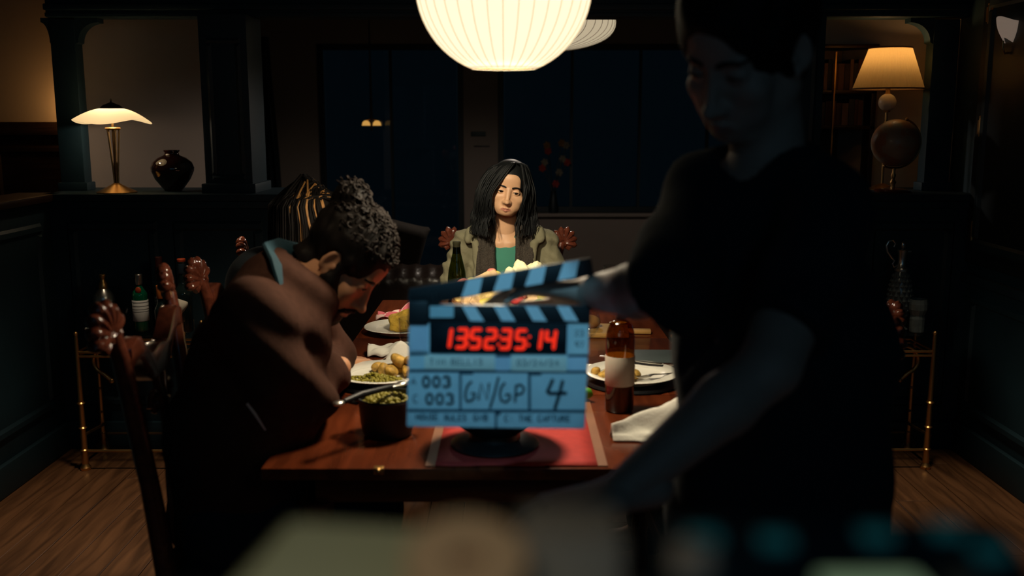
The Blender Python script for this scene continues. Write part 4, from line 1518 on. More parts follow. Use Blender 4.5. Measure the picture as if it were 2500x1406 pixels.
MB().ball(d_ * 0.08, (0.016, 0.012, 0.006), 14, 8, R=Matrix.Rotation(math.atan2(d_.y, d_.x), 3, 'Z')).build('end_cap', M['steel'], t)
b = MB().tube([d_ * 0.84, d_ * 0.93, d_ * 1.0], [(0.004, 0.005), (0.003, 0.010), (0.003, 0.015)], 10, flat=(0, 0, 1))
b.ball(d_ * 1.02, (0.018, 0.014, 0.006), 14, 8, R=Matrix.Rotation(math.atan2(d_.y, d_.x), 3, 'Z'))
b.build('bowl', M['steel'], t)
# ---- black footed bowl on the runner behind the slate
t = thing('footed_bowl', 'wide black footed bowl on the red runner at the front of the table', 'bowl', (-0.040, 2.185, TZ + 0.004))
MB().lathe([(0, 0), (0.098, 0), (0.103, 0.005), (0.095, 0.012), (0.060, 0.020), (0.058, 0.032), (0.085, 0.052), (0.120, 0.085), (0.138, 0.120), (0.142, 0.128), (0.137, 0.128), (0.115, 0.088), (0.06, 0.045), (0, 0.04)], 56).build('body', M['black_metal'], t, sharp=60)

# ---- bottles
AB = (0.280, 2.470, TZ)
t = thing('wine_bottle', 'amber wine bottle with blank cream label standing at the right front of the table', 'bottle', AB)
R = 0.0375
prof = [(0, 0.012), (0.02, 0.006), (0.032, 0.0), (R, 0.006), (R, 0.185)]
for i in range(1, 9):
    q = i / 8
    prof.append((0.0135 + (R - 0.0135) * math.cos(math.pi / 2 * q) ** 0.8, 0.185 + 0.055 * math.sin(math.pi / 2 * q)))
prof += [(0.0135, 0.29), (0.0155, 0.292), (0.0155, 0.305), (0.013, 0.308)]
MB().lathe(prof, 40).build('body', M['glass_amber'], t, sharp=50)
MB().lathe([(0, 0.016), (0.030, 0.006), (R - 0.0025, 0.008), (R - 0.0025, 0.070), (0, 0.0705)], 32).build('wine', glass_mat('white_wine', (0.42, 0.30, 0.06, 1), 1.2), t)
MB().lathe([(R + 0.0005, 0.072), (R + 0.0012, 0.073), (R + 0.0012, 0.148), (R + 0.0005, 0.149)], 40).build('label', M['paper'], t)
MB().lathe([(0.0142, 0.245), (0.0146, 0.246), (0.0146, 0.29)], 24).build('neck_foil', M['black_metal'], t)
GB = (-0.222, 3.90, TZ)
t = thing('wine_bottle', 'green wine bottle standing at the far end of the table before the woman', 'bottle', GB)
MB().lathe([(0, 0.012), (0.03, 0), (0.036, 0.005), (0.037, 0.12), (0.034, 0.15), (0.025, 0.19), (0.017, 0.225), (0.0145, 0.255), (0.014, 0.262)], 36).build('body', M['glass_green'], t)
MB().lathe([(0, 0.016), (0.03, 0.008), (0.034, 0.01), (0.034, 0.06), (0, 0.0605)], 28).build('wine', glass_mat('red_wine_glow', (0.30, 0.16, 0.02, 1), 1.2), t)
MB().lathe([(0.0146, 0.222), (0.0152, 0.224), (0.0150, 0.258), (0.0165, 0.260), (0.0165, 0.270), (0, 0.272)], 24).build('foil_capsule', mat('olive_foil', (0.03, 0.03, 0.015, 1), 0.4), t)

# ---- glasses


def glass_cup(name, label, loc, r0, r1, h, fill=0.0, seg=32):
    t = thing(name, label, 'glass', loc)
    MB().lathe([(0, 0.0), (r0, 0.0), (r0 + 0.001, 0.003), (r1, h), (r1 - 0.0018, h), (r0 - 0.002, 0.012), (0, 0.010)], seg).build('body', M['glass'], t, sharp=60)
    if fill:
        q = r0 + (r1 - r0) * fill
        MB().lathe([(0, 0.011), (r0 - 0.003, 0.013), (q - 0.003, h * fill), (0, h * fill)], seg).build('water', glass_mat('water', (0.9, 0.93, 0.93, 1), 1.2), t)
    return t


glass_cup('tumbler', 'tall clear water glass beside the folded tent napkin on the left of the table', (-0.322, 3.02, TZ), 0.030, 0.035, 0.135, 0.7)
glass_cup('tumbler', 'clear glass with a lit rim at the far right corner of the table', (0.400, 3.86, TZ), 0.030, 0.036, 0.178, 0.3)
glass_cup('tumbler', 'low clear glass at the far left corner of the table near the green bottle', (-0.26, 3.72, TZ), 0.028, 0.032, 0.085, 0.5)
t = thing('wine_glass', 'empty clear wine glass between the slate and the amber bottle', 'glass', (0.232, 2.93, TZ))
MB().lathe([(0, 0), (0.034, 0), (0.034, 0.002), (0.006, 0.007), (0.004, 0.02), (0.004, 0.08), (0.012, 0.09), (0.032, 0.115), (0.038, 0.14), (0.032, 0.185), (0.031, 0.185), (0.0365, 0.14), (0.030, 0.116), (0.008, 0.093), (0, 0.092)], 36).build('bowl', M['glass'], t)
t = thing('salt_dish', 'small white dish on the table between the slate edge and the amber bottle', 'dish', (0.228, 2.845, TZ))
MB().lathe([(0, 0), (0.022, 0), (0.034, 0.012), (0.036, 0.022), (0.033, 0.022), (0.022, 0.006), (0, 0.005)], 28).build('body', M['china'], t)


# ---- napkins


def napkin(name, label, loc, rotz, sx, sy, hfun, m, nx=34, ny=24, th=0.0022, cat='napkin'):
    b = MB()
    vs = []
    for j in range(ny + 1):
        for i in range(nx + 1):
            u, v = i / nx, j / ny
            x, y, z = hfun(u, v)
            vs.append((x * sx, y * sy, max(z, 0.0)))
    b.add(vs, [(j * (nx + 1) + i, j * (nx + 1) + i + 1, (j + 1) * (nx + 1) + i + 1, (j + 1) * (nx + 1) + i) for j in range(ny) for i in range(nx)])
    o = b.build(name, m, thick=th, sharp=80)
    o.location = loc
    o.rotation_euler = (0, 0, rotz)
    return tag(o, label, cat, None)


def right_nap(u, v):
    ridge = math.exp(-((v - 0.5 - 0.1 * math.sin(u * 4)) / 0.20) ** 2)
    h = 0.010 + ridge * (0.026 + 0.085 * u ** 1.8) + 0.014 * abs(math.sin(u * 7 + v * 9)) * u
    w = 0.25 + 0.75 * u ** 0.7
    return u - 0.5, (v - 0.5) * w + 0.08 * math.sin(u * 5), h * min(1, 6 * v, 6 * (1 - v)) + 0.003


napkin('napkin', 'crumpled white linen napkin at the right front of the table below the amber bottle', (0.335, 2.245, TZ), 0.12, 0.20, 0.16, right_nap, M['napkin'])


def left_nap(u, v):
    h = 0.030 * (1 - (2 * v - 1) ** 2) ** 0.5 * (0.75 + 0.25 * math.sin(u * 9 + v * 4)) + 0.008 * abs(math.sin(u * 13 - v * 7))
    return u - 0.5, (v - 0.5) * (0.8 + 0.25 * math.sin(u * 3)) + 0.10 * math.sin(u * 2.5 + 0.4), h + 0.002


napkin('napkin', 'rolled white napkin lying left of the tall water glass near the man', (-0.372, 3.09, TZ), 0.06, 0.185, 0.11, left_nap, M['napkin'])


def pink_nap(u, v):
    h = 0.012 + 0.052 * math.exp(-((u - 0.62) / 0.26) ** 2 - ((v - 0.55) / 0.35) ** 2) + 0.016 * abs(math.sin(u * 11 + 5 * v)) + 0.006 * math.sin(v * 15)
    return u - 0.5, (v - 0.5) * (0.5 + 0.7 * u), h


pm = mat('pink_check', (0.66, 0.24, 0.26, 1), 0.9, var=0.05)
nt = pm.node_tree
ck = nt.nodes.new('ShaderNodeTexChecker')
ck.inputs['Scale'].default_value = 22
ck.inputs['Color1'].default_value = (0.60, 0.13, 0.16, 1)
ck.inputs['Color2'].default_value = (0.74, 0.50, 0.46, 1)
mp = [n for n in nt.nodes if n.type == 'MAPPING'][0]
nt.links.new(mp.outputs[0], ck.inputs['Vector'])
nt.links.new(ck.outputs['Color'], nt.nodes['Principled BSDF'].inputs['Base Color'])
napkin('napkin', 'pink checked cloth napkin bunched up behind the pie plate', (-0.385, 3.625, TZ), 0.0, 0.25, 0.15, pink_nap, pm)
# tent napkin on a thin tray
t = thing('tray', 'thin dark square tray under the white tent napkin', 'tray', (-0.352, 2.945, TZ), 0.35)
MB().box((-0.062, -0.05, 0.001), (0.062, 0.05, 0.006)).build('board', M['black'], t, bevel=0.002)


def tent(u, v):
    a = (u - 0.5) * 2
    h = 0.075 * (1 - abs(v - 0.35) / 0.65 if v > 0.35 else v / 0.35) * (1 - 0.72 * abs(a) ** 1.6)
    return (u - 0.5) * (1.2 - 0.5 * (1 - abs(v - 0.4))), v - 0.5, h


napkin('napkin', 'white cloth folded to a small tent on the thin dark tray', (-0.345, 2.95, TZ + 0.008), 0.25, 0.13, 0.08, tent, M['napkin'])
# notebook
p = at_z(1595, 880, TZ)
t = thing('notebook', 'closed dark grey notebook on the right side of the table', 'book', (0.440, 3.005, TZ), -0.03)
MB().box((-0.085, -0.085, 0.001), (0.085, 0.085, 0.004)).build('cover', M['dark_paint'], t, bevel=0.001)
MB().box((-0.082, -0.082, 0.004), (0.08, 0.082, 0.014)).build('pages', M['paper'], t, smooth=False)
MB().box((-0.085, -0.085, 0.014), (0.085, 0.085, 0.017)).build('cover', mat('slate_cover', (0.055, 0.075, 0.075, 1), 0.5), t, bevel=0.001)
MB().box((-0.086, -0.086, 0.001), (-0.082, 0.085, 0.017)).build('spine', M['dark_paint'], t, bevel=0.001)
# bread board with bread
t = thing('serving_board', 'pale wooden serving board at the right of the table behind the amber bottle', 'board', (0.325, 3.42, TZ), -0.08)
MB().box((-0.10, -0.085, 0), (0.09, 0.085, 0.018)).build('board', mat('maple', (0.50, 0.29, 0.08, 1), 0.5, var=0.2, scale=20, stretch=(1, 8, 8)), t, bevel=0.006)
MB().box((0.085, -0.018, 0.002), (0.17, 0.018, 0.016)).build('handle', mat('maple_handle', (0.48, 0.27, 0.08, 1), 0.5, var=0.2), t, bevel=0.005)
f = Field((-0.06, -0.05, -0.01), (0.06, 0.05, 0.06), 0.004)
f.ell((0, 0, 0.018), (0.048, 0.036, 0.026), 0.005)
f.disp(lambda x, y, z: 0.003 * wob(x, y, z, 90, 6))
o = np_build('bread_roll', [f.mesh()], m_crust, None)
o.location = (0.270, 3.43, TZ + 0.021)
tag(o, 'small golden bread roll on the serving board at the right', 'bread')
o = MB().lathe([(0, 0), (0.02, 0.0), (0.033, 0.008), (0.031, 0.009), (0.018, 0.003), (0, 0.003)], 28, sy=0.55).build('spoon_rest', M['china'])
o.location = (0.385, 3.475, TZ + 0.0195)
tag(o, 'tiny white oval dish on the far edge of the serving board', 'dish')
# green leaf by the slate
f = Field((-0.04, -0.03, -0.01), (0.04, 0.03, 0.05), 0.0035)
for k in range(9):
    f.ell((random.uniform(-0.02, 0.02), random.uniform(-0.012, 0.012), random.uniform(0.005, 0.028)), (0.013, 0.010, 0.010), 0.004)
f.disp(lambda x, y, z: 0.003 * wob(x, y, z, 200, 3))
o = np_build('lettuce', [f.mesh()], m_green, None)
o.location = (0.190, 2.55, TZ + 0.008)
tag(o, 'bright green leaf of salad on the table beside the slate', 'salad')

# ---- big platter at the far end
PT = (-0.020, 3.70, TZ)
t = thing('serving_platter', 'raised round wooden platter piled with food at the far end of the table', 'platter', PT)
MB().lathe([(0, 0), (0.10, 0), (0.105, 0.008), (0.05, 0.02), (0.04, 0.045), (0.09, 0.055), (0.205, 0.060), (0.212, 0.066), (0.210, 0.076), (0.20, 0.072), (0, 0.070)], 56).build('body', mat('platter_wood', (0.20, 0.09, 0.03, 1), 0.5, var=0.2), t, sharp=60)
pz = TZ + 0.073
f = Field((-0.14, -0.08, -0.02), (0.14, 0.08, 0.14), 0.004)
random.seed(21)
for k in range(70):
    x = random.uniform(-0.085, 0.10)
    y = random.uniform(-0.045, 0.045)
    top = 0.070 + 0.030 * math.exp(-((x + 0.005) / 0.035) ** 2) + 0.026 * math.exp(-((x - 0.065) / 0.03) ** 2) - 0.02 * (x < -0.055)
    z = random.uniform(0.0, 1.0) ** 0.5 * top
    f.ell((x, y * (1.1 - z / 0.15), z), random.uniform(0.013, 0.022), 0.006)
f.ell((0.01, 0, 0.02), (0.09, 0.05, 0.05), 0.01)
f.disp(lambda x, y, z: 0.0042 * wob(x, y, z, 210, 1) + 0.0026 * wob(x, y, z, 420, 2))
o = np_build('cauliflower', [f.mesh()], m_mash, None)
o.location = (0.035, 3.735, pz + 0.004)
o.scale = (1.0, 1.0, 1.2)
tag(o, 'big pale head of cauliflower on top of the platter before the woman', 'cauliflower')


f = Field((-0.2, -0.09, -0.02), (0.14, 0.09, 0.09), 0.006)
f.ell((-0.085, 0.0, 0.0), (0.095, 0.06, 0.062), 0.02)
f.ell((-0.155, -0.01, 0.0), (0.05, 0.045, 0.052), 0.02)
f.disp(lambda x, y, z: 0.007 * wob(x, y, z, 90, 3) + 0.003 * wob(x, y, z, 220, 5))
o = np_build('potato_salad', [f.mesh()], mat('creamy_salad', (0.60, 0.44, 0.16, 1), 0.7, var=0.35, scale=60, bump=0.4), None)
o.location = (-0.02, 3.70, pz + 0.002)
tag(o, 'mound of creamy salad under the leaning bread on the left of the platter', 'salad')


def slab(name, label, loc, rot, size, m, seed, cat, sq=0.5):
    f = Field((-size[0] * 1.3, -size[1] * 1.3 - 0.004, -size[2] * 1.3 - 0.004), (size[0] * 1.3, size[1] * 1.3 + 0.004, size[2] * 1.3 + 0.004), min(size) / 2.2 if min(size) > 0.01 else 0.004)
    r = min(size) * sq
    f.rbox((0, 0, 0), (size[0] - r, size[1] - r, size[2] - r), r, 0.004)
    f.disp(lambda x, y, z: 0.0025 * wob(x, y, z, 90, seed))
    o = np_build(name, [f.mesh()], m, None)
    o.location = loc
    o.rotation_euler = rot
    return tag(o, label, cat)


slab('bread_slice', 'pale slice of bread leaning on the left of the cauliflower', (-0.105, 3.70, pz + 0.066), (0.6, -0.42, 0.2), (0.058, 0.04, 0.010), m_bread, 2, 'bread')
slab('bread_slice', 'tan flat bread on the right front of the platter above the hand', (0.075, 3.585, pz + 0.020), (0.9, -0.2, 0.1), (0.055, 0.035, 0.009), m_bread, 3, 'bread')
slab('cheese_wedge', 'yellow cheese stick with pale end on the right front of the platter', (0.128, 3.585, pz + 0.028), (0.1, -0.12, 0.1), (0.035, 0.018, 0.014), m_cheese, 4, 'cheese')
slab('celery_stick', 'yellow celery stick lying on the left front of the platter', (-0.075, 3.565, pz + 0.012), (0.1, -0.18, 0.05), (0.052, 0.018, 0.018), m_cheese, 5, 'celery')
slab('bread_slice', 'cream curled slice of bread on the left front edge of the platter', (-0.125, 3.555, pz + 0.010), (0.3, 0.7, 0.1), (0.032, 0.03, 0.010), m_bread, 6, 'bread')
slab('rolled_crepe', 'pale rolled pancake at the far left edge of the platter', (-0.165, 3.585, pz + 0.013), (0, 0.1, 0.3), (0.022, 0.03, 0.020), m_bread, 7, 'pancake')
for k, (x, y, z, s_, m_, lb) in enumerate(((-0.035, 3.555, 0.016, 0.015, m_ham, 'pink slice of ham at the end of the celery stick'), (0.018, 3.565, 0.022, 0.022, m_radish, 'red radish in the middle of the front of the platter'), (0.040, 3.575, 0.034, 0.014, m_ham, 'pink ham curl beside the red radish'), (-0.185, 3.66, 0.064, 0.022, m_ham, 'pink ham roll on the left rim of the platter by the green bottle'), (-0.155, 3.67, 0.074, 0.016, m_cheese, 'yellow pepper piece on the left of the platter'), (-0.078, 3.735, 0.102, 0.015, m_ham, 'pink ham curl behind the leaning bread slice'), (-0.060, 3.725, 0.094, 0.015, m_cheese, 'yellow pepper piece beside the cauliflower'), (0.10, 3.56, 0.012, 0.016, m_green, 'green salad leaf under the yellow cheese stick'))):
    nm = {'pink_ham': 'ham_roll', 'red_radish': 'radish', 'yellow_celery': 'pepper_piece', 'green_leaf': 'salad_leaf'}[m_.name]
    o = np_build(nm, [lump(s_, k, amp=0.3, f=90, sq=(1.25, 0.9, 0.85))], m_, None)
    o.location = (x, y, pz + z)
    tag(o, lb, nm.replace('_', ' '))


# ================================================================== PEOPLE
def head_field(h=0.0028, jaw=1.0, nose=1.0, lips=1.0, brow=1.0, slit=0.0042, ears=True, neck=None, neck_r=0.05, chin=0.0, cheek=1.0):
    f = Field((-0.10, -0.125, -0.215), (0.10, 0.142, 0.148), h)
    f.ell((0, -0.010, 0.046), (0.073, 0.095, 0.084), 0.01)
    f.ell((0, 0.028, -0.012), (0.061, 0.066, 0.082), 0.02)
    for s in (-1, 1):
        f.cap((s * 0.052 * jaw, -0.004, -0.050), (s * 0.022, 0.066, -0.094 - chin), 0.018, 0.014, 0.022)
        f.cap((s * 0.058, 0.0, -0.01), (s * 0.052 * jaw, 0.004, -0.055), 0.016, 0.016, 0.02)
        f.ell((s * 0.042, 0.066, -0.024), (0.021 * cheek, 0.019, 0.018), 0.02)
    f.ell((0, 0.078, -0.093 - chin), (0.018, 0.014, 0.014), 0.018)
    f.ell((0, 0.081, -0.066), (0.034, 0.016, 0.024), 0.022)
    for s in (-1, 1):
        f.ell((s * 0.034, 0.060, -0.054), (0.022, 0.019, 0.028), 0.022)
    f.cap((-0.034, 0.076, 0.028), (0.034, 0.076, 0.028), 0.010 * brow, k=0.018)
    f.ell((0, 0.070, 0.058), (0.042, 0.022, 0.032), 0.02)
    for s in (-1, 1):
        f.ell((s * 0.031, 0.102, 0.006), (0.019, 0.018, 0.013), 0.014, cut=True)
    f.cap((0, 0.089, 0.014), (0, 0.113 * (0.5 + 0.5 * nose), -0.034), 0.0075, 0.0088, 0.011)
    f.ell((0, 0.093, -0.042), (0.016, 0.014, 0.013), 0.012)
    f.ell((0, 0.112 + 0.004 * nose, -0.037), (0.0105, 0.011, 0.0095), 0.007)
    for s in (-1, 1):
        f.ell((s * 0.0115 * nose ** 0.5, 0.101, -0.040), (0.0070 * nose, 0.0105, 0.0068 * nose), 0.009)
        f.ell((s * 0.0062, 0.110, -0.0475), (0.0035, 0.005, 0.003), 0.003, cut=True)
    # mouth
    for a, b in (((-0.022, 0.0905, -0.0695), (-0.006, 0.1015, -0.0655)), ((-0.006, 0.1015, -0.0655), (0.006, 0.1015, -0.0655)), ((0.006, 0.1015, -0.0655), (0.022, 0.0905, -0.0695))):
        f.cap(a, b, 0.0040 * lips, 0.0046 * lips, 0.004)
    for a, b in (((-0.020, 0.092, -0.072), (0, 0.100, -0.0765)), ((0, 0.100, -0.0765), (0.020, 0.092, -0.072))):
        f.cap(a, b, 0.0042 * lips, 0.0062 * lips, 0.005)
    for a, b in (((-0.024, 0.0975, -0.0702), (0, 0.1075, -0.0704)), ((0, 0.1075, -0.0704), (0.024, 0.0975, -0.0702))):
        f.cap(a, b, 0.0011, 0.0011, 0.0025, cut=True)
    # eyelids with a slit
    for s in (-1, 1):
        f.ell((s * 0.031, 0.0765, 0.006), (0.0165, 0.0150, 0.0142), 0.004)
        f.ell((s * 0.031, 0.0935, 0.0045), (0.0130, 0.0100, slit), 0.002, cut=True)
    if ears:
        for s in (-1, 1):
            R = Matrix.Rotation(s * 0.52, 3, 'Z') @ Matrix.Rotation(-0.18, 3, 'X')
            f.ell((s * 0.078, -0.008, 0.000), (0.0075, 0.020, 0.032), 0.006, R=R)
            f.ell((s * 0.0845, -0.005, 0.002), (0.0055, 0.0115, 0.021), 0.004, R=R, cut=True)
            f.ell((s * 0.076, 0.008, -0.006), (0.005, 0.006, 0.008), 0.004)
            f.ell((s * 0.075, 0.000, -0.028), (0.006, 0.010, 0.009), 0.006)
    if neck is not None:
        f.cap((0, -0.018, -0.045), tuple(neck), neck_r * 0.96, neck_r, 0.025)
    return f


def head_blocks(f, T):
    """mesh of the head in the room, with a soft 0..1 lip mask per vertex"""
    V, F = f.mesh()
    ax = np.abs(V[:, 0])
    zu = -0.0630 - 0.14 * ax + 0.0012 * np.cos(V[:, 0] * 500)
    zl = -0.0812 + 0.32 * ax
    m = np.clip((zu - V[:, 2]) / 0.0016 + 0.5, 0, 1) * np.clip((V[:, 2] - zl) / 0.0018 + 0.5, 0, 1)
    m = 0.85 * m * np.clip((0.0225 - ax) / 0.003, 0, 1) * (V[:, 1] > 0.086)
    return xf(V, T), F, m


def face_parts(f, T, parent, base, gaze=(0, 1, 0), brow_m='hair_black', slit=0.0042, brow_t=1.0):
    g = Vector(gaze).normalized()
    for s in (-1, 1):
        b = MB()
        c = Vector((s * 0.031, 0.0772, 0.0055))
        r = 0.0128
        R = g.to_track_quat('Z', 'Y').to_matrix()
        nu, nv = 20, 14
        vs, fs, mi = [], [], []
        for j in range(nv + 1):
            ph = math.pi * j / nv
            for k in range(nu):
                a = 2 * math.pi * k / nu
                vs.append(tuple(c + R @ Vector((math.sin(ph) * math.cos(a), math.sin(ph) * math.sin(a), math.cos(ph))) * r))
        for j in range(nv):
            for k in range(nu):
                b.f.append((j * nu + k, j * nu + (k + 1) % nu, (j + 1) * nu + (k + 1) % nu, (j + 1) * nu + k))
                b.mi.append(1 if j < 3 else 0)
        b.v = [tuple(T @ Vector(v)) for v in vs]
        b.build('eye', [M['eye_white'], M['iris']], parent, off=base)
        # brow and lash line
        pts, rad = [], []
        for i in range(9):
            q = i / 8
            x = s * (0.012 + 0.037 * q)
            z = 0.0255 + 0.0065 * math.sin(q * 2.3) - 0.004 * q * q
            pts.append(T @ Vector((x, f.front(x, z) + 0.0018, z)))
            rad.append((0.0022, (0.0038 - 0.0022 * abs(q - 0.25)) * brow_t))
        MB().tube(pts, rad, 8, flat=T.to_3x3() @ Vector((0, 1, 0))).build('eyebrow', M[brow_m], parent, off=base)
        pts = []
        for i in range(9):
            q = i / 8 * 2 - 1
            x = s * 0.031 + q * 0.0128
            z = 0.0045 + slit * math.sqrt(max(0, 1 - q * q)) * 0.95 + 0.0004
            y = 0.0765 + 0.0155 * math.sqrt(max(0, 1 - (q * 0.0128 / 0.0165) ** 2 - ((z - 0.006) / 0.0142) ** 2))
            pts.append(T @ Vector((x, y, z)))
        MB().tube(pts, 0.0011, 6).build('eyelash', M['hair_black'], parent, off=base)


def hand_mesh(T, curl=(0.5, 0.55, 0.6, 0.65), spread=0.03, thumb=0.5, mirror=1, h=0.0032, stub=0.07, r_w=0.024):
    """hand in its own frame: wrist at 0, fingers along +y, back of the hand +z, thumb on +x * mirror"""
    f = Field((-0.075, -stub - 0.03, -0.10), (0.075, 0.20, 0.06), h)
    f.cap((0, -stub, 0), (0, 0.0, 0), r_w * 1.12, r_w, 0.01)
    xs = (0.027, 0.009, -0.009, -0.026)
    kn = (0.088, 0.092, 0.088, 0.080)
    Ls = (0.070, 0.078, 0.072, 0.056)
    for i in range(4):
        x = xs[i] * mirror
        f.cap((x * 0.55, 0.005, 0), (x, kn[i], -0.002), 0.0150, 0.0108, 0.012)
        p = Vector((x, kn[i], -0.002))
        a = 0.12
        sp = math.atan2(x, 0.30) + spread * (1.5 - i) * mirror * 0.5
        rr = 0.0098 if i < 3 else 0.0085
        for j, fr in enumerate((0.46, 0.30, 0.24)):
            a += curl[i] * (0.9, 1.1, 0.7)[j]
            d = Vector((math.sin(sp) * math.cos(a), math.cos(sp) * math.cos(a), -math.sin(a)))
            q = p + d * Ls[i] * fr
            f.cap(p, q, rr * (1.0, 0.93, 0.86)[j], rr * (0.95, 0.86, 0.76)[j], 0.0035)
            p = q
    m = mirror
    p = Vector((0.018 * m, 0.018, -0.006))
    dirs = (Vector((0.62 * m, 0.76, -0.25 - 0.2 * thumb)), Vector((0.30 * m - 0.1 * thumb * m, 0.90, -0.3 * thumb - 0.1)), Vector((0.12 * m - 0.35 * thumb * m, 0.9, -0.35 * thumb)))
    for j, L in enumerate((0.044, 0.032, 0.026)):
        q = p + dirs[j].normalized() * L
        f.cap(p, q, (0.0150, 0.0110, 0.0102)[j], (0.0112, 0.0102, 0.0085)[j], 0.008 if j == 0 else 0.004)
        p = q
    V, F = f.mesh()
    return xf(V, T), F


def strand(b, pts, r0, r1, n=6, flatk=1.0):
    """smooth tapering lock through the control points"""
    P = [Vector(p) for p in pts]
    out = []
    m = len(P)
    for i in range(m - 1):
        p0, p1, p2, p3 = P[max(i - 1, 0)], P[i], P[i + 1], P[min(i + 2, m - 1)]
        for q in (0, 0.34, 0.67):
            out.append(0.5 * ((2 * p1) + (p2 - p0) * q + (2 * p0 - 5 * p1 + 4 * p2 - p3) * q * q + (3 * p1 - p0 - 3 * p2 + p3) * q ** 3))
    out.append(P[-1])
    L = len(out)
    b.tube(out, [r0 + (r1 - r0) * (i / (L - 1)) ** 1.5 for i in range(L)], n)


def cloth_noise(amp, f, seed):
    return lambda x, y, z: amp * (wob(x, y, z, f, seed) + 0.5 * wob(x, y, z, f * 2.3, seed + 3))


def Lp(T, v):
    return tuple(T.inverted() @ Vector(v))


# ------------------------------------------------------------------ the woman at the far end
random.seed(31)
WB = (-0.02, 4.33, 0.0)
per = thing('person', 'woman with long black hair in khaki jacket, scarf and teal shirt at the far end', 'person', WB)
wc = -0.032
T = frame((-0.016, 4.315, 1.198), (0.0, -1, -0.06), roll=-0.165, scale=0.97) @ Matrix.Diagonal((1.09, 1, 1, 1))
nk = Lp(T, (wc, 4.345, 0.985))
hf = head_field(0.0024, jaw=0.95, nose=0.85, lips=0.74, brow=0.6, slit=0.0046, ears=False, neck=nk, neck_r=0.046, cheek=1.15, chin=-0.006)
V1, F1, m1 = head_blocks(hf, T)
f = Field((-0.34, 4.02, 0.40), (0.30, 4.52, 1.08), 0.011)
f.ell((wc, 4.36, 0.81), (0.140, 0.086, 0.20), 0.03)
f.cap((wc, 4.35, 1.03), (wc, 4.35, 0.93), 0.046, 0.06, 0.04)
for s in (-1, 1):
    f.cap((wc, 4.36, 0.99), (wc + s * 0.155, 4.36, 0.955), 0.038, 0.045, 0.03)
    f.cap((wc + s * 0.165, 4.36, 0.95), (wc + s * 0.21, 4.33, 0.70), 0.042, 0.034, 0.02)
    f.cap((wc + s * 0.21, 4.33, 0.70), (wc + s * 0.09, 4.17, 0.60), 0.034, 0.026, 0.015)
    f.cap((wc + s * 0.025, 4.295, 0.968), (wc + s * 0.12, 4.325, 0.975), 0.010, 0.010, 0.03)
    f.cap((wc + s * 0.07, 4.40, 0.55), (wc + s * 0.09, 4.10, 0.53), 0.075, 0.06, 0.03)
f.ell((wc, 4.40, 0.58), (0.15, 0.11, 0.11), 0.04)
V2, F2 = f.mesh()
g = Field((-0.20, 3.96, 0.0), (0.16, 4.16, 0.58), 0.014)
for s in (-1, 1):
    g.cap((wc + s * 0.09, 4.10, 0.53), (wc + s * 0.09, 4.06, 0.08), 0.052, 0.035, 0.02)
    g.cap((wc + s * 0.09, 4.08, 0.04), (wc + s * 0.09, 4.00, 0.03), 0.035, 0.028, 0.02)
V3, F3 = g.mesh()
hands = []
for s in (-1, 1):
    Th = frame((wc + s * 0.09, 4.17, 0.605), (-s * 0.7, -0.7, 0.0))
    hands.append(hand_mesh(Th, (0.3, 0.3, 0.35, 0.4), mirror=1 if s < 0 else -1, h=0.0045))
blocks = [(V1, F1), (V2, F2), (V3, F3)] + hands
mi = np.concatenate([m1] + [np.zeros(len(b[0])) for b in blocks[1:]])
np_build('body', blocks, M['skin_w'], per, WB, mi)
face_parts(hf, T, per, WB, gaze=(-0.22, 1, -0.04), slit=0.0046, brow_t=0.95)
# shirt
f = Field((-0.30, 4.20, 0.50), (0.26, 4.50, 1.02), 0.009)
f.ell((wc, 4.36, 0.82), (0.153, 0.100, 0.215), 0.03)
for s in (-1, 1):
    f.cap((wc, 4.36, 0.985), (wc + s * 0.155, 4.36, 0.955), 0.044, 0.052, 0.03)
f.ell((wc, 4.265, 1.042), (0.062, 0.075, 0.066), 0.006, cut=True)
f.cap((wc, 4.35, 1.10), (wc, 4.345, 0.95), 0.054, 0.054, 0.006, cut=True)
f.disp(cloth_noise(0.003, 35, 2))
np_build('tshirt', [f.mesh()], M['tee'], per, WB)
# jacket: two open fronts, sleeves, collar
f = Field((-0.36, 4.06, 0.46), (0.32, 4.52, 1.07), 0.0075)
f.ell((wc, 4.37, 0.80), (0.186, 0.122, 0.255), 0.03)
for s in (-1, 1):
    f.cap((wc + s * 0.05, 4.385, 1.005), (wc + s * 0.17, 4.36, 0.965), 0.052, 0.064, 0.03)
    f.chain([(wc + s * 0.18, 4.36, 0.955), (wc + s * 0.225, 4.33, 0.83), (wc + s * 0.245, 4.32, 0.70)], [0.058, 0.056, 0.052], 0.02)
    f.cap((wc + s * 0.245, 4.32, 0.70), (wc + s * 0.12, 4.17, 0.61), 0.052, 0.040, 0.02)
    # collar lying open over the shoulders, placket down the front edge
    f.chain([(wc + s * 0.05, 4.43, 1.050), (wc + s * 0.115, 4.37, 1.045), (wc + s * 0.148, 4.31, 1.022), (wc + s * 0.160, 4.275, 0.985)], [0.024, 0.022, 0.020, 0.016], 0.014)
    f.chain([(wc + s * 0.128, 4.268, 0.97), (wc + s * 0.118, 4.246, 0.85), (wc + s * 0.116, 4.246, 0.72), (wc + s * 0.118, 4.262, 0.56)], [0.018, 0.017, 0.017, 0.017], 0.014)
f.rbox((wc, 4.24, 0.78), (0.090, 0.10, 0.40), 0.012, 0.008, cut=True)
f.cap((wc, 4.36, 1.12), (wc, 4.34, 0.95), 0.075, 0.085, 0.01, cut=True)
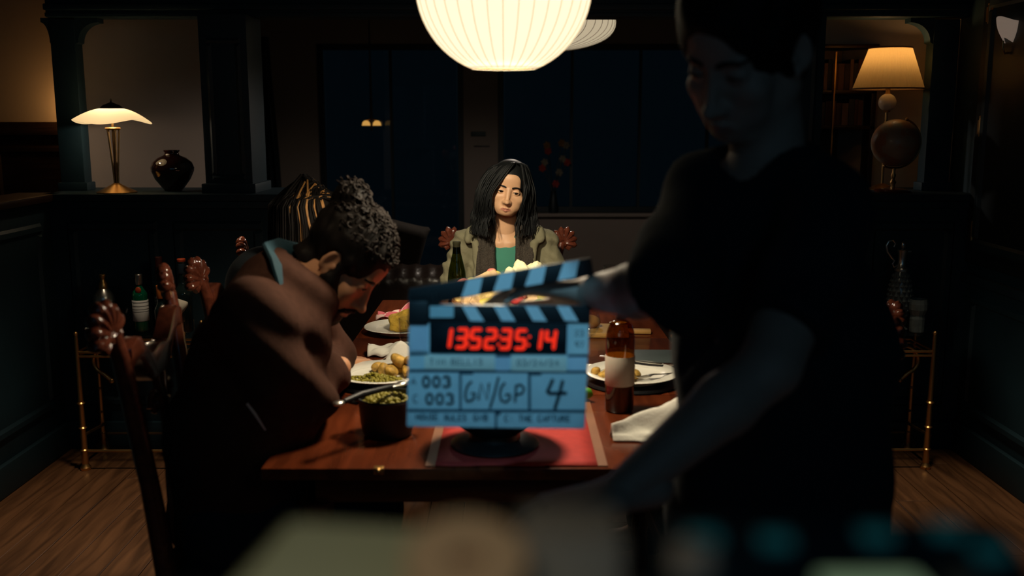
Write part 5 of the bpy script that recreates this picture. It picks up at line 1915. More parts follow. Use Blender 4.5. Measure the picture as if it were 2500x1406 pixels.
f.disp(lambda x, y, z: 0.0060 * np.sin(110 * z + 50 * x + 4 * wob(x, y, z, 22, 1)) * np.clip((np.abs(x - wc) - 0.165) * 30, 0, 1) + 0.0042 * wob(x, y, z, 62, 5) + 0.002 * np.sin(150 * x + 60 * z + 5 * wob(x, y, z, 30, 6)))
np_build('jacket', [f.mesh()], M['khaki'], per, WB)
# scarf: two knitted panels hanging from the neck
b_all = []
for s in (-1, 1):
    f = Field((wc - 0.16, 4.16, 0.52), (wc + 0.16, 4.46, 1.08), 0.007)
    pts = [(0.035, 4.415, 1.045), (0.068, 4.37, 1.050), (0.082, 4.31, 1.015), (0.086, 4.268, 0.95), (0.084, 4.238, 0.86), (0.088, 4.226, 0.74), (0.090, 4.225, 0.58)]
    for i in range(len(pts) - 1):
        p, q = pts[i], pts[i + 1]
        w0 = (0.020, 0.026, 0.033, 0.037, 0.041, 0.042, 0.042)[i]
        for k in (-1, -0.35, 0.35, 1):
            f.cap((wc + s * (p[0] + k * w0 * 0.75), p[1] - 0.004 * abs(k), p[2]), (wc + s * (q[0] + k * w0 * 0.8), q[1] - 0.004 * abs(k), q[2]), 0.014, 0.014, 0.006)
    f.disp(lambda x, y, z: 0.0030 * np.sin(x * 190 + 2 * wob(x, y, z, 20, 2)) + 0.002 * wob(x, y, z, 130, 4))
    b_all.append(f.mesh())
np_build('scarf', b_all, M['scarf'], per, WB)
# trousers
f = Field((-0.26, 3.98, 0.06), (0.22, 4.52, 0.70), 0.015)
f.ell((wc, 4.40, 0.58), (0.165, 0.12, 0.11), 0.04)
for s in (-1, 1):
    f.chain([(wc + s * 0.07, 4.40, 0.55), (wc + s * 0.09, 4.10, 0.53), (wc + s * 0.09, 4.06, 0.10)], [0.085, 0.070, 0.052], 0.03)
np_build('trousers', [f.mesh()], M['trouser'], per, WB)
# hair: cap plus long locks parted right of the middle
hb = MB()
f = Field((-0.125, -0.14, -0.12), (0.125, 0.13, 0.17), 0.0045)
f.ell((0, -0.014, 0.046), (0.086, 0.107, 0.098), 0.01)
f.cap((0, -0.06, 0.0), (0, -0.07, -0.12), 0.075, 0.07, 0.03)
f.ell((0.006, 0.118, -0.012), (0.066, 0.085, 0.100), 0.008, cut=True)
f.disp(lambda x, y, z: 0.002 * wob(x, y * 0.4, z, 130, 2))
capV, capF = f.mesh()
zs = [1.300, 1.249, 1.196, 1.142, 1.095, 1.055, 1.010]
inL = [0.002, -0.046, -0.083, -0.088, -0.093, -0.100, -0.102]
outL = [-0.086, -0.135, -0.152, -0.162, -0.172, -0.178, -0.178]
inR = [0.040, 0.050, 0.054, 0.042, 0.028, 0.018, 0.018]
outR = [0.066, 0.088, 0.098, 0.102, 0.107, 0.110, 0.108]
for inn, out, px0, cnt in ((inL, outL, 0.012, 230), (inR, outR, 0.018, 190)):
    for i in range(cnt):
        u = (i + random.random()) / cnt
        lay = random.random()
        front = 1 - u
        yb = 4.225 + 0.075 * u + 0.14 * lay * (0.3 + 0.7 * u)
        pts = [(px0 + 0.004 * (out[0] > 0), 4.255 + 0.10 * lay + 0.05 * u, 1.322 - 0.010 * lay)]
        end = 6 if random.random() < 0.45 else 5
        for j in range(end + 1):
            X = inn[j] + (out[j] - inn[j]) * u + random.gauss(0, 0.0016) * (1 + j * 0.5)
            Y = yb - 0.012 * min(j, 2) + 0.010 * max(0, j - 3)
            if j >= 4:
                Y = min(Y, 4.28) - 0.03 * (j - 4) * front
            pts.append((X, Y, zs[j] + 0.012 * (1 - u) * (j == 0) + random.gauss(0, 0.002)))
        strand(hb, pts, 0.0044, 0.0009, 5)
for (x0, y0, z0, x1, z1) in ((-0.082, 4.222, 1.16, -0.062, 1.04), (-0.080, 4.225, 1.14, -0.070, 1.02), (-0.076, 4.222, 1.13, -0.062, 1.03)):
    strand(hb, [(x0 * 1.25, y0 + 0.03, z0 + 0.08), (x0 * 1.04, y0, z0), ((x0 + x1) / 2 - 0.006, y0 - 0.002, (z0 + z1) / 2), (x1, y0 + 0.004, z1)], 0.0020, 0.0008, 5)
hv = xf(capV, T)
n0 = len(hb.v)
hb.add([tuple(v) for v in hv], [tuple(q) for q in capF])
hb.build('hair', M['hair_black'], per, off=WB, sharp=80)

# ------------------------------------------------------------------ the hunched man in the brown coat
random.seed(41)
MBs = (-0.70, 2.26, 0.0)
per = thing('person', 'bearded man with curly bun in brown coat hunched over his folded arms on the table', 'person', MBs)
T = frame((-0.418, 2.372, 1.160), (0.655, -0.13, -0.745), up=(0.75, 0.02, 0.66), scale=1.02)
nk = Lp(T, (-0.545, 2.315, 1.085))
hf = head_field(0.0030, jaw=1.1, nose=1.02, lips=1.0, brow=1.25, slit=0.0034, ears=True, neck=nk, neck_r=0.058)
V1, F1, m1 = head_blocks(hf, T)
f = Field((-0.98, 1.98, 0.36), (-0.30, 2.92, 1.20), 0.013)
f.chain([(-0.66, 2.25, 0.58), (-0.65, 2.26, 0.76), (-0.60, 2.27, 0.93), (-0.54, 2.28, 1.05)], [0.13, 0.13, 0.125, 0.11], 0.05)
f.cap((-0.57, 2.15, 1.06), (-0.56, 2.43, 1.06), 0.075, k=0.05)
f.cap((-0.56, 2.30, 1.07), (-0.52, 2.32, 1.10), 0.07, 0.058, 0.04)
nsh, nel, nwr = (-0.565, 2.11, 1.045), (-0.485, 2.235, 0.85), (-0.505, 2.83, 0.792)
fsh, fel, fwr = (-0.560, 2.50, 1.05), (-0.530, 2.73, 0.845), (-0.500, 2.43, 0.875)
f.chain([nsh, nel, nwr], [0.052, 0.036, 0.024], 0.02)
f.chain([fsh, fel, fwr], [0.046, 0.030, 0.022], 0.02)
for yy in (2.16, 2.34):
    f.cap((-0.66, yy, 0.54), (-0.36, yy + 0.02, 0.53), 0.085, 0.065, 0.03)
V2, F2 = f.mesh()
g = Field((-0.48, 2.04, 0.0), (-0.16, 2.46, 0.60), 0.015)
for yy in (2.18, 2.36):
    g.cap((-0.38, yy, 0.53), (-0.36, yy, 0.09), 0.056, 0.038, 0.02)
    g.cap((-0.37, yy, 0.045), (-0.24, yy, 0.035), 0.04, 0.03, 0.02)
V3, F3 = g.mesh()
Th = frame(nwr, (0.55, 0.82, -0.10), up=(0.1, 0.1, 1))
H1 = hand_mesh(Th, (0.12, 0.14, 0.16, 0.2), mirror=-1, thumb=0.2, h=0.0034)
Th = frame(fwr, (-0.75, -0.60, 0.05), up=(0.3, 0, 1))
H2 = hand_mesh(Th, (0.5, 0.55, 0.6, 0.6), mirror=1, thumb=0.4, h=0.0045)
blocks = [(V1, F1), (V2, F2), (V3, F3), H1, H2]
mi = np.concatenate([m1] + [np.zeros(len(b[0])) for b in blocks[1:]])
np_build('body', blocks, M['skin_m'], per, MBs, mi)
face_parts(hf, T, per, MBs, gaze=(0.1, 1, -0.25), slit=0.0034, brow_t=1.5)
# coat
f = Field((-1.02, 1.96, 0.40), (-0.36, 2.90, 1.24), 0.0095)
f.chain([(-0.66, 2.25, 0.56), (-0.655, 2.26, 0.76), (-0.605, 2.27, 0.93), (-0.545, 2.28, 1.06)], [0.165, 0.162, 0.150, 0.130], 0.05)
f.cap((-0.575, 2.14, 1.06), (-0.565, 2.45, 1.06), 0.098, k=0.05)
f.chain([nsh, (-0.535, 2.15, 0.95), nel, (-0.495, 2.45, 0.825)], [0.082, 0.072, 0.064, 0.056], 0.03)
f.cap((-0.495, 2.45, 0.825), (-0.505, 2.80, 0.800), 0.056, 0.040, 0.015)
f.chain([fsh, fel, (-0.480, 2.44, 0.868)], [0.082, 0.070, 0.060], 0.03)
f.cap((-0.57, 2.31, 1.11), (-0.545, 2.32, 1.135), 0.085, 0.075, 0.03)
f.cap((-0.55, 2.318, 1.10), (-0.40, 2.37, 1.20), 0.072, 0.085, 0.008, cut=True)
f.disp(lambda x, y, z: 0.0075 * np.sin(62 * (z * 0.8 + x * 0.5) + 26 * y + 2.4 * wob(x, y, z, 13, 3)) * np.clip((x + 0.66) * 6, 0.25, 1) + 0.006 * wob(x, y, z, 26, 7))
np_build('coat', [f.mesh()], M['coat'], per, MBs)
# stand-up collar around the neck and down the chest
b = MB()
pts = [(-0.520, 2.44, 1.175), (-0.562, 2.37, 1.198), (-0.566, 2.27, 1.198), (-0.535, 2.205, 1.178), (-0.512, 2.180, 1.105), (-0.492, 2.185, 1.02), (-0.475, 2.22, 0.95)]
outer = []
strand_pts = [Vector(p) for p in pts]
b.tube(strand_pts, [(0.010, 0.022), (0.010, 0.025), (0.010, 0.028), (0.010, 0.030), (0.010, 0.030), (0.010, 0.026), (0.009, 0.02)], 10, flat=(-0.8, 0, -0.3))
b.build('collar', M['collar'], per, off=MBs)
b = MB().tube([(-0.552, 2.118, 1.135), (-0.545, 2.112, 1.110), (-0.535, 2.112, 1.084)], [(0.003, 0.008), (0.003, 0.012), (0.003, 0.005)], 8, flat=(0, -1, 0))
b.build('shirt_edge', M['napkin'], per, off=MBs)
b = MB().tube([at_y(603, 985, 2.075), at_y(622, 1010, 2.07), at_y(648, 1050, 2.075)], [0.003, 0.0035, 0.002], 8)  # thin pale strip on the coat front
b.build('pale_strip', mat('pale_pink', (0.85, 0.66, 0.58, 1), 0.8), per, off=MBs)
f = Field((-0.98, 2.0, 0.06), (-0.26, 2.50, 0.72), 0.016)
f.ell((-0.66, 2.25, 0.58), (0.15, 0.17, 0.12), 0.04)
for yy in (2.16, 2.34):
    f.chain([(-0.66, yy, 0.54), (-0.36, yy + 0.02, 0.53), (-0.36, yy + 0.02, 0.11)], [0.10, 0.078, 0.055], 0.03)
np_build('trousers', [f.mesh()], M['trouser'], per, MBs)
# beard
f = Field((-0.10, -0.06, -0.16), (0.10, 0.13, 0.03), 0.0032)
for s in (-1, 1):
    f.chain([(s * 0.066, 0.014, 0.008), (s * 0.062, 0.020, -0.036), (s * 0.050, 0.046, -0.070), (s * 0.02, 0.074, -0.095), (0, 0.076, -0.104)], [0.012, 0.023, 0.028, 0.024, 0.026], 0.012)
    f.cap((s * 0.026, 0.094, -0.066), (0, 0.106, -0.0575), 0.0055, 0.006, 0.004)
    f.cap((s * 0.028, 0.092, -0.066), (s * 0.032, 0.076, -0.092), 0.007, 0.012, 0.006)
f.ell((0, 0.108, -0.072), (0.020, 0.022, 0.009), 0.004, cut=True)
f.disp(lambda x, y, z: 0.0025 * wob(x, y, z, 190, 4) + 0.0018 * wob(x, y, z, 330, 2))
np_build('beard', [(xf(f.mesh()[0], T), f.mesh()[1])], M['hair_brown'], per, MBs)
# curly hair with bun
f = Field((-0.125, -0.17, -0.06), (0.125, 0.11, 0.24), 0.0038)
f.ell((0, -0.016, 0.050), (0.089, 0.108, 0.098), 0.01)
for s in (-1, 1):
    f.cap((s * 0.070, 0.022, 0.035), (s * 0.070, 0.018, -0.012), 0.013, 0.010, 0.01)
    f.ell((s * 0.082, -0.008, -0.004), (0.02, 0.024, 0.034), 0.006, cut=True)
f.ell((0, 0.112, -0.006), (0.062, 0.074, 0.078), 0.008, cut=True)
f.ell((0, -0.098, 0.118), (0.046, 0.045, 0.042), 0.015)
f.ell((0.0, -0.055, -0.055), (0.060, 0.05, 0.05), 0.02)
f.disp(lambda x, y, z: 0.0045 * wob(x, y, z, 120, 6) + 0.0030 * wob(x, y, z, 230, 8))
V, F = f.mesh()
np_build('hair', [(xf(V, T), F)], M['hair_brown'], per, MBs)
b = MB()
for k in range(420):
    a = random.uniform(0, 2 * math.pi)
    ph = random.uniform(0.05, 1.25) if k > 60 else random.uniform(0, 1.5)
    if k > 60:
        c = Vector((0.090 * math.sin(ph) * math.cos(a), -0.016 + 0.108 * math.sin(ph) * math.sin(a), 0.050 + 0.100 * math.cos(ph)))
        if c.y > 0.07 and c.z < 0.08:
            continue
    else:
        c = Vector((0.046 * math.sin(ph) * math.cos(a), -0.098 + 0.046 * math.sin(ph) * math.sin(a), 0.118 + 0.043 * math.cos(ph)))
    r = random.uniform(0.005, 0.010)
    R = Matrix.Rotation(random.uniform(0, 6), 3, 'Z') @ Matrix.Rotation(random.uniform(0, 3), 3, 'X')
    b.tube([T @ (c + R @ Vector((r * math.cos(0.7 * i), r * math.sin(0.7 * i), 0.0016 * i))) for i in range(9)], 0.0022, 5)
b.build('curls', M['hair_mid'], per, off=MBs, sharp=89)

# ------------------------------------------------------------------ long-haired person behind the man
random.seed(51)
PB = (-0.78, 3.0, 0.0)
per = thing('person', 'person with long gold-streaked brown hair bowed low behind the hunched man', 'person', PB)
T = frame((-0.630, 2.95, 1.205), (0.80, -0.22, -0.55), up=(0.5, 0, 0.85), scale=1.0)
nk = Lp(T, (-0.73, 2.98, 1.06))
hf = head_field(0.0036, jaw=0.9, nose=0.9, lips=1.0, brow=0.8, ears=True, neck=nk, neck_r=0.05)
V1, F1, m1 = head_blocks(hf, T)
f = Field((-1.00, 2.66, 0.36), (-0.40, 3.32, 1.16), 0.015)
f.chain([(-0.78, 2.99, 0.58), (-0.77, 2.99, 0.82), (-0.745, 2.99, 1.0)], [0.12, 0.115, 0.11], 0.05)
f.cap((-0.76, 2.86, 1.01), (-0.76, 3.12, 1.01), 0.06, k=0.04)
for s in (-1, 1):
    f.chain([(-0.75, 2.99 + s * 0.17, 1.0), (-0.70, 2.99 + s * 0.2, 0.72), (-0.53, 2.99 + s * 0.10, 0.66)], [0.045, 0.038, 0.028], 0.02)
    f.cap((-0.77, 2.99 + s * 0.09, 0.54), (-0.46, 2.99 + s * 0.10, 0.53), 0.08, 0.06, 0.03)
    f.cap((-0.46, 2.99 + s * 0.10, 0.53), (-0.44, 2.99 + s * 0.10, 0.38), 0.055, 0.05, 0.02)
V2, F2 = f.mesh()
g = Field((-0.52, 2.80, 0.0), (-0.26, 3.18, 0.5), 0.016)
for s in (-1, 1):
    g.cap((-0.44, 2.99 + s * 0.1, 0.45), (-0.43, 2.99 + s * 0.1, 0.08), 0.05, 0.036, 0.02)
    g.cap((-0.43, 2.99 + s * 0.1, 0.04), (-0.34, 2.99 + s * 0.1, 0.03), 0.035, 0.028, 0.02)
hands = [hand_mesh(frame((-0.53, 2.99 + s * 0.10, 0.665), (0.8, -0.5 * s, 0)), (0.4,) * 4, mirror=-s, h=0.005) for s in (-1, 1)]
blocks = [(V1, F1), (V2, F2), g.mesh()] + hands
mi = np.concatenate([m1] + [np.zeros(len(b[0])) for b in blocks[1:]])
np_build('body', blocks, M['skin_m'], per, PB, mi)
face_parts(hf, T, per, PB)
f = Field((-1.04, 2.62, 0.40), (-0.46, 3.36, 1.14), 0.013)
f.chain([(-0.78, 2.99, 0.56), (-0.77, 2.99, 0.82), (-0.775, 2.99, 1.0)], [0.14, 0.135, 0.13], 0.05)
f.cap((-0.77, 2.85, 1.01), (-0.77, 3.13, 1.01), 0.08, k=0.04)
for s in (-1, 1):
    f.chain([(-0.76, 2.99 + s * 0.17, 1.0), (-0.70, 2.99 + s * 0.21, 0.72), (-0.56, 2.99 + s * 0.11, 0.67)], [0.062, 0.052, 0.04], 0.02)
f.disp(cloth_noise(0.005, 24, 3))
np_build('sweater', [f.mesh()], M['black_cloth'], per, PB)
f = Field((-1.0, 2.78, 0.06), (-0.34, 3.2, 0.70), 0.018)
for s in (-1, 1):
    f.chain([(-0.78, 2.99 + s * 0.08, 0.54), (-0.46, 2.99 + s * 0.10, 0.53), (-0.44, 2.99 + s * 0.10, 0.1)], [0.095, 0.072, 0.052], 0.03)
np_build('trousers', [f.mesh()], M['trouser'], per, PB)
hb, gb = MB(), MB()
f = Field((-0.115, -0.14, -0.10), (0.115, 0.10, 0.16), 0.005)
f.ell((0, -0.014, 0.044), (0.078, 0.099, 0.088), 0.01)
f.ell((0, 0.116, -0.02), (0.058, 0.075, 0.085), 0.008, cut=True)
V, F = f.mesh()
hb.add([tuple(v) for v in xf(V, T)], [tuple(q) for q in F])
crown = T @ Vector((0, -0.01, 0.135))
for i in range(520):
    a = random.uniform(-3.1, 3.1)
    # a = 0 points to the camera side, positive towards the face
    ca, sa = math.cos(a), math.sin(a)
    d = Vector((sa * 0.100, -ca * 0.098, 0))
    c = Vector((-0.632, 2.95, 1.20))
    st = T @ Vector((random.gauss(0, 0.012), random.uniform(-0.09, 0.05), 0.134))
    w = random.uniform(0.96, 1.08)
    p1 = c + d * 0.80 * w + Vector((0, 0, 0.092))
    p2 = c + d * 1.02 * w + Vector((0, 0, 0.015))
    p3 = c + d * 1.05 * w + Vector((0.0 if sa < 0.3 else 0.02, 0, -0.085))
    p4 = c + d * 1.0 * w + Vector((0.01 * sa, 0, -0.17 + random.uniform(-0.02, 0.03)))
    gold = sa > -0.25 and random.random() < 0.38
    strand(gb if gold else hb, [st, p1, p2, p3, p4], 0.0050 if not gold else 0.0034, 0.0015, 5)
hb.build('hair', M['hair_brown'], per, off=PB, sharp=80)
gb.build('highlights', M['hair_gold'], per, off=PB, sharp=80)

per.location = (PB[0] - 0.04, PB[1] + 0.20, -0.035)

# ------------------------------------------------------------------ person in denim on the right
DB = (0.80, 3.2, 0.0)
per = thing('person', 'person in blue denim seated at the right, mostly hidden by the standing person', 'person', DB)
T = frame((0.690, 3.22, 1.20), (-0.95, 0.05, -0.25), scale=1.0)
nk = Lp(T, (0.75, 3.22, 1.03))
hf = head_field(0.0042, neck=nk, neck_r=0.055)
V1, F1, m1 = head_blocks(hf, T)
f = Field((0.44, 2.86, 0.36), (1.04, 3.54, 1.14), 0.015)
f.chain([(0.88, 3.22, 0.58), (0.86, 3.22, 0.82), (0.79, 3.22, 0.98)], [0.125, 0.12, 0.115], 0.05)
f.cap((0.77, 3.08, 1.0), (0.77, 3.36, 1.0), 0.06, k=0.04)
f.chain([(0.74, 3.06, 0.99), (0.59, 3.10, 0.835), (0.66, 2.95, 0.68)], [0.048, 0.040, 0.028], 0.02)
f.chain([(0.74, 3.38, 0.99), (0.66, 3.42, 0.74), (0.62, 3.26, 0.66)], [0.048, 0.040, 0.028], 0.02)
for s in (-1, 1):
    f.cap((0.88, 3.22 + s * 0.09, 0.54), (0.48, 3.22 + s * 0.1, 0.53), 0.085, 0.062, 0.03)
V2, F2 = f.mesh()
g = Field((0.26, 3.04, 0.0), (0.56, 3.40, 0.58), 0.016)
for s in (-1, 1):
    g.cap((0.48, 3.22 + s * 0.1, 0.53), (0.46, 3.22 + s * 0.1, 0.08), 0.054, 0.036, 0.02)
    g.cap((0.46, 3.22 + s * 0.1, 0.04), (0.36, 3.22 + s * 0.1, 0.03), 0.035, 0.028, 0.02)
hands = [hand_mesh(frame((0.66, 2.95, 0.68), (-0.2, -0.6, -0.7)), (0.4,) * 4, mirror=1, h=0.005),
         hand_mesh(frame((0.62, 3.26, 0.66), (-0.6, -0.7, -0.1)), (0.4,) * 4, mirror=-1, h=0.005)]
blocks = [(V1, F1), (V2, F2), g.mesh()] + hands
mi = np.concatenate([m1] + [np.zeros(len(b[0])) for b in blocks[1:]])
np_build('body', blocks, M['skin_m'], per, DB, mi)
face_parts(hf, T, per, DB)
f = Field((0.46, 2.88, 0.42), (1.08, 3.56, 1.16), 0.011)
f.chain([(0.88, 3.22, 0.56), (0.86, 3.22, 0.82), (0.795, 3.22, 0.98)], [0.145, 0.14, 0.135], 0.05)
f.cap((0.78, 3.07, 1.0), (0.78, 3.37, 1.0), 0.08, k=0.04)
f.chain([(0.74, 3.06, 0.99), (0.585, 3.10, 0.84), (0.645, 2.98, 0.71)], [0.066, 0.056, 0.044], 0.02)
f.chain([(0.74, 3.38, 0.99), (0.66, 3.42, 0.74), (0.63, 3.29, 0.67)], [0.066, 0.054, 0.042], 0.02)
f.disp(cloth_noise(0.005, 30, 6))
np_build('denim_shirt', [f.mesh()], M['denim'], per, DB)
for k in range(4):
    p = at_y(1633 + 4 * k, 790 + 15 * k, 3.045)
    MB().ball(tuple(p), 0.0055, 8, 6).build('button', M['brass'], per, off=DB)
f = Field((0.36, 3.0, 0.06), (1.04, 3.44, 0.72), 0.018)
f.ell((0.88, 3.22, 0.58), (0.14, 0.16, 0.11), 0.04)
for s in (-1, 1):
    f.chain([(0.88, 3.22 + s * 0.09, 0.54), (0.48, 3.22 + s * 0.1, 0.53), (0.46, 3.22 + s * 0.1, 0.1)], [0.098, 0.074, 0.052], 0.03)
np_build('trousers', [f.mesh()], M['trouser'], per, DB)
f = Field((-0.115, -0.14, -0.12), (0.115, 0.10, 0.16), 0.006)
f.ell((0, -0.014, 0.046), (0.083, 0.104, 0.094), 0.01)
f.ell((0, 0.116, -0.02), (0.062, 0.078, 0.09), 0.008, cut=True)
f.disp(lambda x, y, z: 0.003 * wob(x, y, z, 110, 2))
V, F = f.mesh()
np_build('hair', [(xf(V, T), F)], M['hair_brown'], per, DB)

# ------------------------------------------------------------------ the standing person holding the slate
random.seed(61)
CB = (0.44, 1.52, 0.0)
per = thing('person', 'standing person in black T-shirt bowing the head and holding up the slate over the table', 'person', CB)
T = frame((0.352, 1.50, 1.605), (-0.62, -0.56, -0.50), up=(0.16, 0, 1), scale=1.03)
nk = Lp(T, (0.405, 1.545, 1.42))
hf = head_field(0.0032, jaw=1.0, nose=0.95, lips=1.05, brow=1.0, slit=0.0018, neck=nk, neck_r=0.056)
V1, F1, m1 = head_blocks(hf, T)
f = Field((-0.02, 1.10, 0.78), (0.66, 1.72, 1.50), 0.0095)
f.chain([(0.435, 1.52, 0.95), (0.43, 1.53, 1.15), (0.41, 1.54, 1.31)], [0.145, 0.14, 0.110], 0.05)
f.cap((0.335, 1.58, 1.375), (0.455, 1.49, 1.375), 0.058, k=0.05)
f.cap((0.405, 1.545, 1.38), (0.400, 1.54, 1.45), 0.07, 0.056, 0.04)
rsh, rel, rwr = (0.318, 1.60, 1.365), (0.222, 1.385, 1.262), (0.122, 1.585, 1.222)
lsh, lel, lwr = (0.462, 1.45, 1.360), (0.345, 1.275, 1.175), (0.135, 1.20, 1.025)
f.chain([rsh, rel], [0.055, 0.043], 0.02)
f.chain([rel, tuple(Vector(rel).lerp(Vector(rwr), 0.35)), rwr], [0.040, 0.042, 0.027], 0.012)
f.chain([lsh, lel], [0.055, 0.042], 0.02)
f.chain([lel, tuple(Vector(lel).lerp(Vector(lwr), 0.3)), lwr], [0.039, 0.042, 0.026], 0.012)
V2, F2 = f.mesh()
g = Field((0.26, 1.26, 0.0), (0.62, 1.72, 0.98), 0.018)
for s in (-1, 1):
    g.chain([(0.435 + s * 0.08, 1.53, 0.90), (0.435 + s * 0.09, 1.52, 0.48), (0.435 + s * 0.09, 1.54, 0.08)], [0.09, 0.06, 0.042], 0.03)
    g.cap((0.435 + s * 0.09, 1.55, 0.045), (0.435 + s * 0.11, 1.38, 0.035), 0.042, 0.032, 0.02)
V3, F3 = g.mesh()
d1 = (-0.98, 0.12, 0.10)
Th1 = frame(rwr, d1, up=(0.15, 0.25, 0.9))
H1 = hand_mesh(Th1, (0.22, 0.22, 0.24, 0.28), mirror=1, thumb=0.3, h=0.0030, stub=0.05, r_w=0.025)
Th2 = frame(lwr, (-0.93, -0.28, -0.12), up=(-0.2, -0.2, 0.95))
H2 = hand_mesh(Th2, (0.30, 0.34, 0.38, 0.42), mirror=1, thumb=0.4, h=0.0032, stub=0.05, r_w=0.025)
blocks = [(V1, F1), (V2, F2), (V3, F3), H1, H2]
mi = np.concatenate([m1] + [np.zeros(len(b[0])) for b in blocks[1:]])
np_build('body', blocks, M['skin_c'], per, CB, mi)
face_parts(hf, T, per, CB, gaze=(0, 1, -0.5), slit=0.0018)
# T-shirt
f = Field((0.12, 1.20, 0.84), (0.68, 1.76, 1.50), 0.009)
f.chain([(0.435, 1.52, 0.90), (0.43, 1.53, 1.15), (0.41, 1.54, 1.31)], [0.172, 0.163, 0.125], 0.05)
f.cap((0.335, 1.585, 1.375), (0.455, 1.485, 1.375), 0.072, k=0.05)
f.chain([rsh, tuple(Vector(rsh).lerp(Vector(rel), 1.08))], [0.072, 0.070], 0.03)
f.chain([lsh, tuple(Vector(lsh).lerp(Vector(lel), 0.74))], [0.074, 0.066], 0.03)
f.cap((0.402, 1.545, 1.43), (0.335, 1.585, 1.385), 0.070, 0.066, 0.03)
f.cap((0.402, 1.545, 1.43), (0.465, 1.475, 1.375), 0.070, 0.066, 0.03)
f.cap((0.392, 1.535, 1.455), (0.35, 1.50, 1.56), 0.066, 0.085, 0.008, cut=True)
f.cap(rel, tuple(Vector(rel).lerp(Vector(rwr), 0.10)), 0.066, 0.062, 0.02)
for sh, el, q in ((lsh, lel, 0.80),):
    a_, b_ = Vector(sh), Vector(el)
    d_ = (b_ - a_).normalized()
    c_ = a_.lerp(b_, q) + d_ * 0.09
    Rm = d_.to_track_quat('Y', 'Z').to_matrix()
    f.rbox(tuple(c_), (0.075, 0.09, 0.075), 0.005, 0.006, R=Rm, cut=True)
n_ = Vector((-0.62, 0.45, -0.64)).normalized()
f.rbox(tuple(Vector(rel) + n_ * 0.105), (0.10, 0.09, 0.10), 0.002, 0.006, R=n_.to_track_quat('Y', 'Z').to_matrix(), cut=True)
f.rbox((0.44, 1.52, 0.80), (0.4, 0.4, 0.082), 0.002, 0.01, cut=True)
f.disp(lambda x, y, z: 0.006 * wob(x, y, z, 26, 3) + 0.004 * np.sin(38 * x + 22 * z + 3 * wob(x, y, z, 10, 2)))
np_build('tshirt', [f.mesh()], M['black_cloth'], per, CB)
f = Field((0.22, 1.30, 0.06), (0.68, 1.74, 1.02), 0.016)
f.ell((0.435, 1.525, 0.93), (0.165, 0.14, 0.10), 0.04)
for s in (-1, 1):
    f.chain([(0.435 + s * 0.08, 1.53, 0.88), (0.435 + s * 0.09, 1.52, 0.48), (0.435 + s * 0.09, 1.54, 0.10)], [0.105, 0.078, 0.06], 0.03)
np_build('trousers', [f.mesh()], M['trouser'], per, CB)
f = Field((-0.13, -0.15, -0.11), (0.13, 0.125, 0.18), 0.0042)
f.ell((0, -0.018, 0.052), (0.094, 0.116, 0.108), 0.01)
f.cap((0, -0.07, -0.01), (0, -0.065, -0.055), 0.062, 0.05, 0.03)
for s in (-1, 1):
    f.cap((s * 0.076, 0.012, 0.03), (s * 0.074, 0.014, -0.020), 0.014, 0.008, 0.01)
    f.ell((s * 0.088, -0.006, -0.008), (0.022, 0.024, 0.032), 0.006, cut=True)
f.ell((0, 0.124, -0.014), (0.066, 0.082, 0.088), 0.010, cut=True)
f.disp(lambda x, y, z: 0.0035 * wob(x, y, z, 90, 6) + 0.0025 * wob(x, y, z, 200, 8))
V, F = f.mesh()
np_build('hair', [(xf(V, T), F)], M['hair_brown'], per, CB)

# ================================================================== THE SLATE
KS = 1.568 / FPX
fw = Vector((0, math.cos(PITCH), -math.sin(PITCH)))
upv = Vector((0, math.sin(PITCH), math.cos(PITCH)))
sc_ = Vector((0, 0, CAMH)) + (fw + Vector((1, 0, 0)) * ((1220 - 1250) / FPX) - upv * ((900 - 703) / FPX)) * 1.568
sl = thing('clapperboard', 'blue-lit film slate with red timecode digits and open striped clapper held over the table', 'clapperboard', sc_)
sl.rotation_euler = (-PITCH, 0, 0)


def sx(px, py, y=0.0):
    return ((px - 1220) * KS, y, -(py - 900) * KS)


def plate_(b, pts, y0, y1, mi=0):
    """flat piece from pixel-like slate coordinates, front at y0 (towards the camera)"""
    q = [sx(*p) for p in pts]
    b.prism([(v[0], v[2]) for v in q][::-1], y0, y1, mi)


def rect(x0, y0, x1, y1, skew=0.0):
    return [(x0, y0), (x1, y0 + skew), (x1, y1 + skew), (x0, y1)]


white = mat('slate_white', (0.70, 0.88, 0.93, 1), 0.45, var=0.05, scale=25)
white2 = mat('slate_label_white', (0.98, 0.98, 0.86, 1), 0.5, var=0.02, scale=25)
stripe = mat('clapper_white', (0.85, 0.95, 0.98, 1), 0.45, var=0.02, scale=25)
line = mat('slate_line', (0.045, 0.10, 0.14, 1), 0.6, var=0.1)
marker = mat('marker_ink', (0.010, 0.022, 0.034, 1), 0.5)
faint = mat('faint_ink', (0.10, 0.16, 0.17, 1), 0.6)
b = MB()
plate_(b, [(999, 742), (1441, 746), (1428, 1048), (992, 1042)], 0.0, 0.012)
b.build('board', white, sl, bevel=0.003)
b = MB()
plate_(b, rect(996, 735, 1046, 792), -0.006, 0.014)
plate_(b, [(996, 715), (1075, 705), (1075, 748), (996, 750)], -0.004, 0.012)
b.build('hinge_block', M['black'], sl, bevel=0.003)
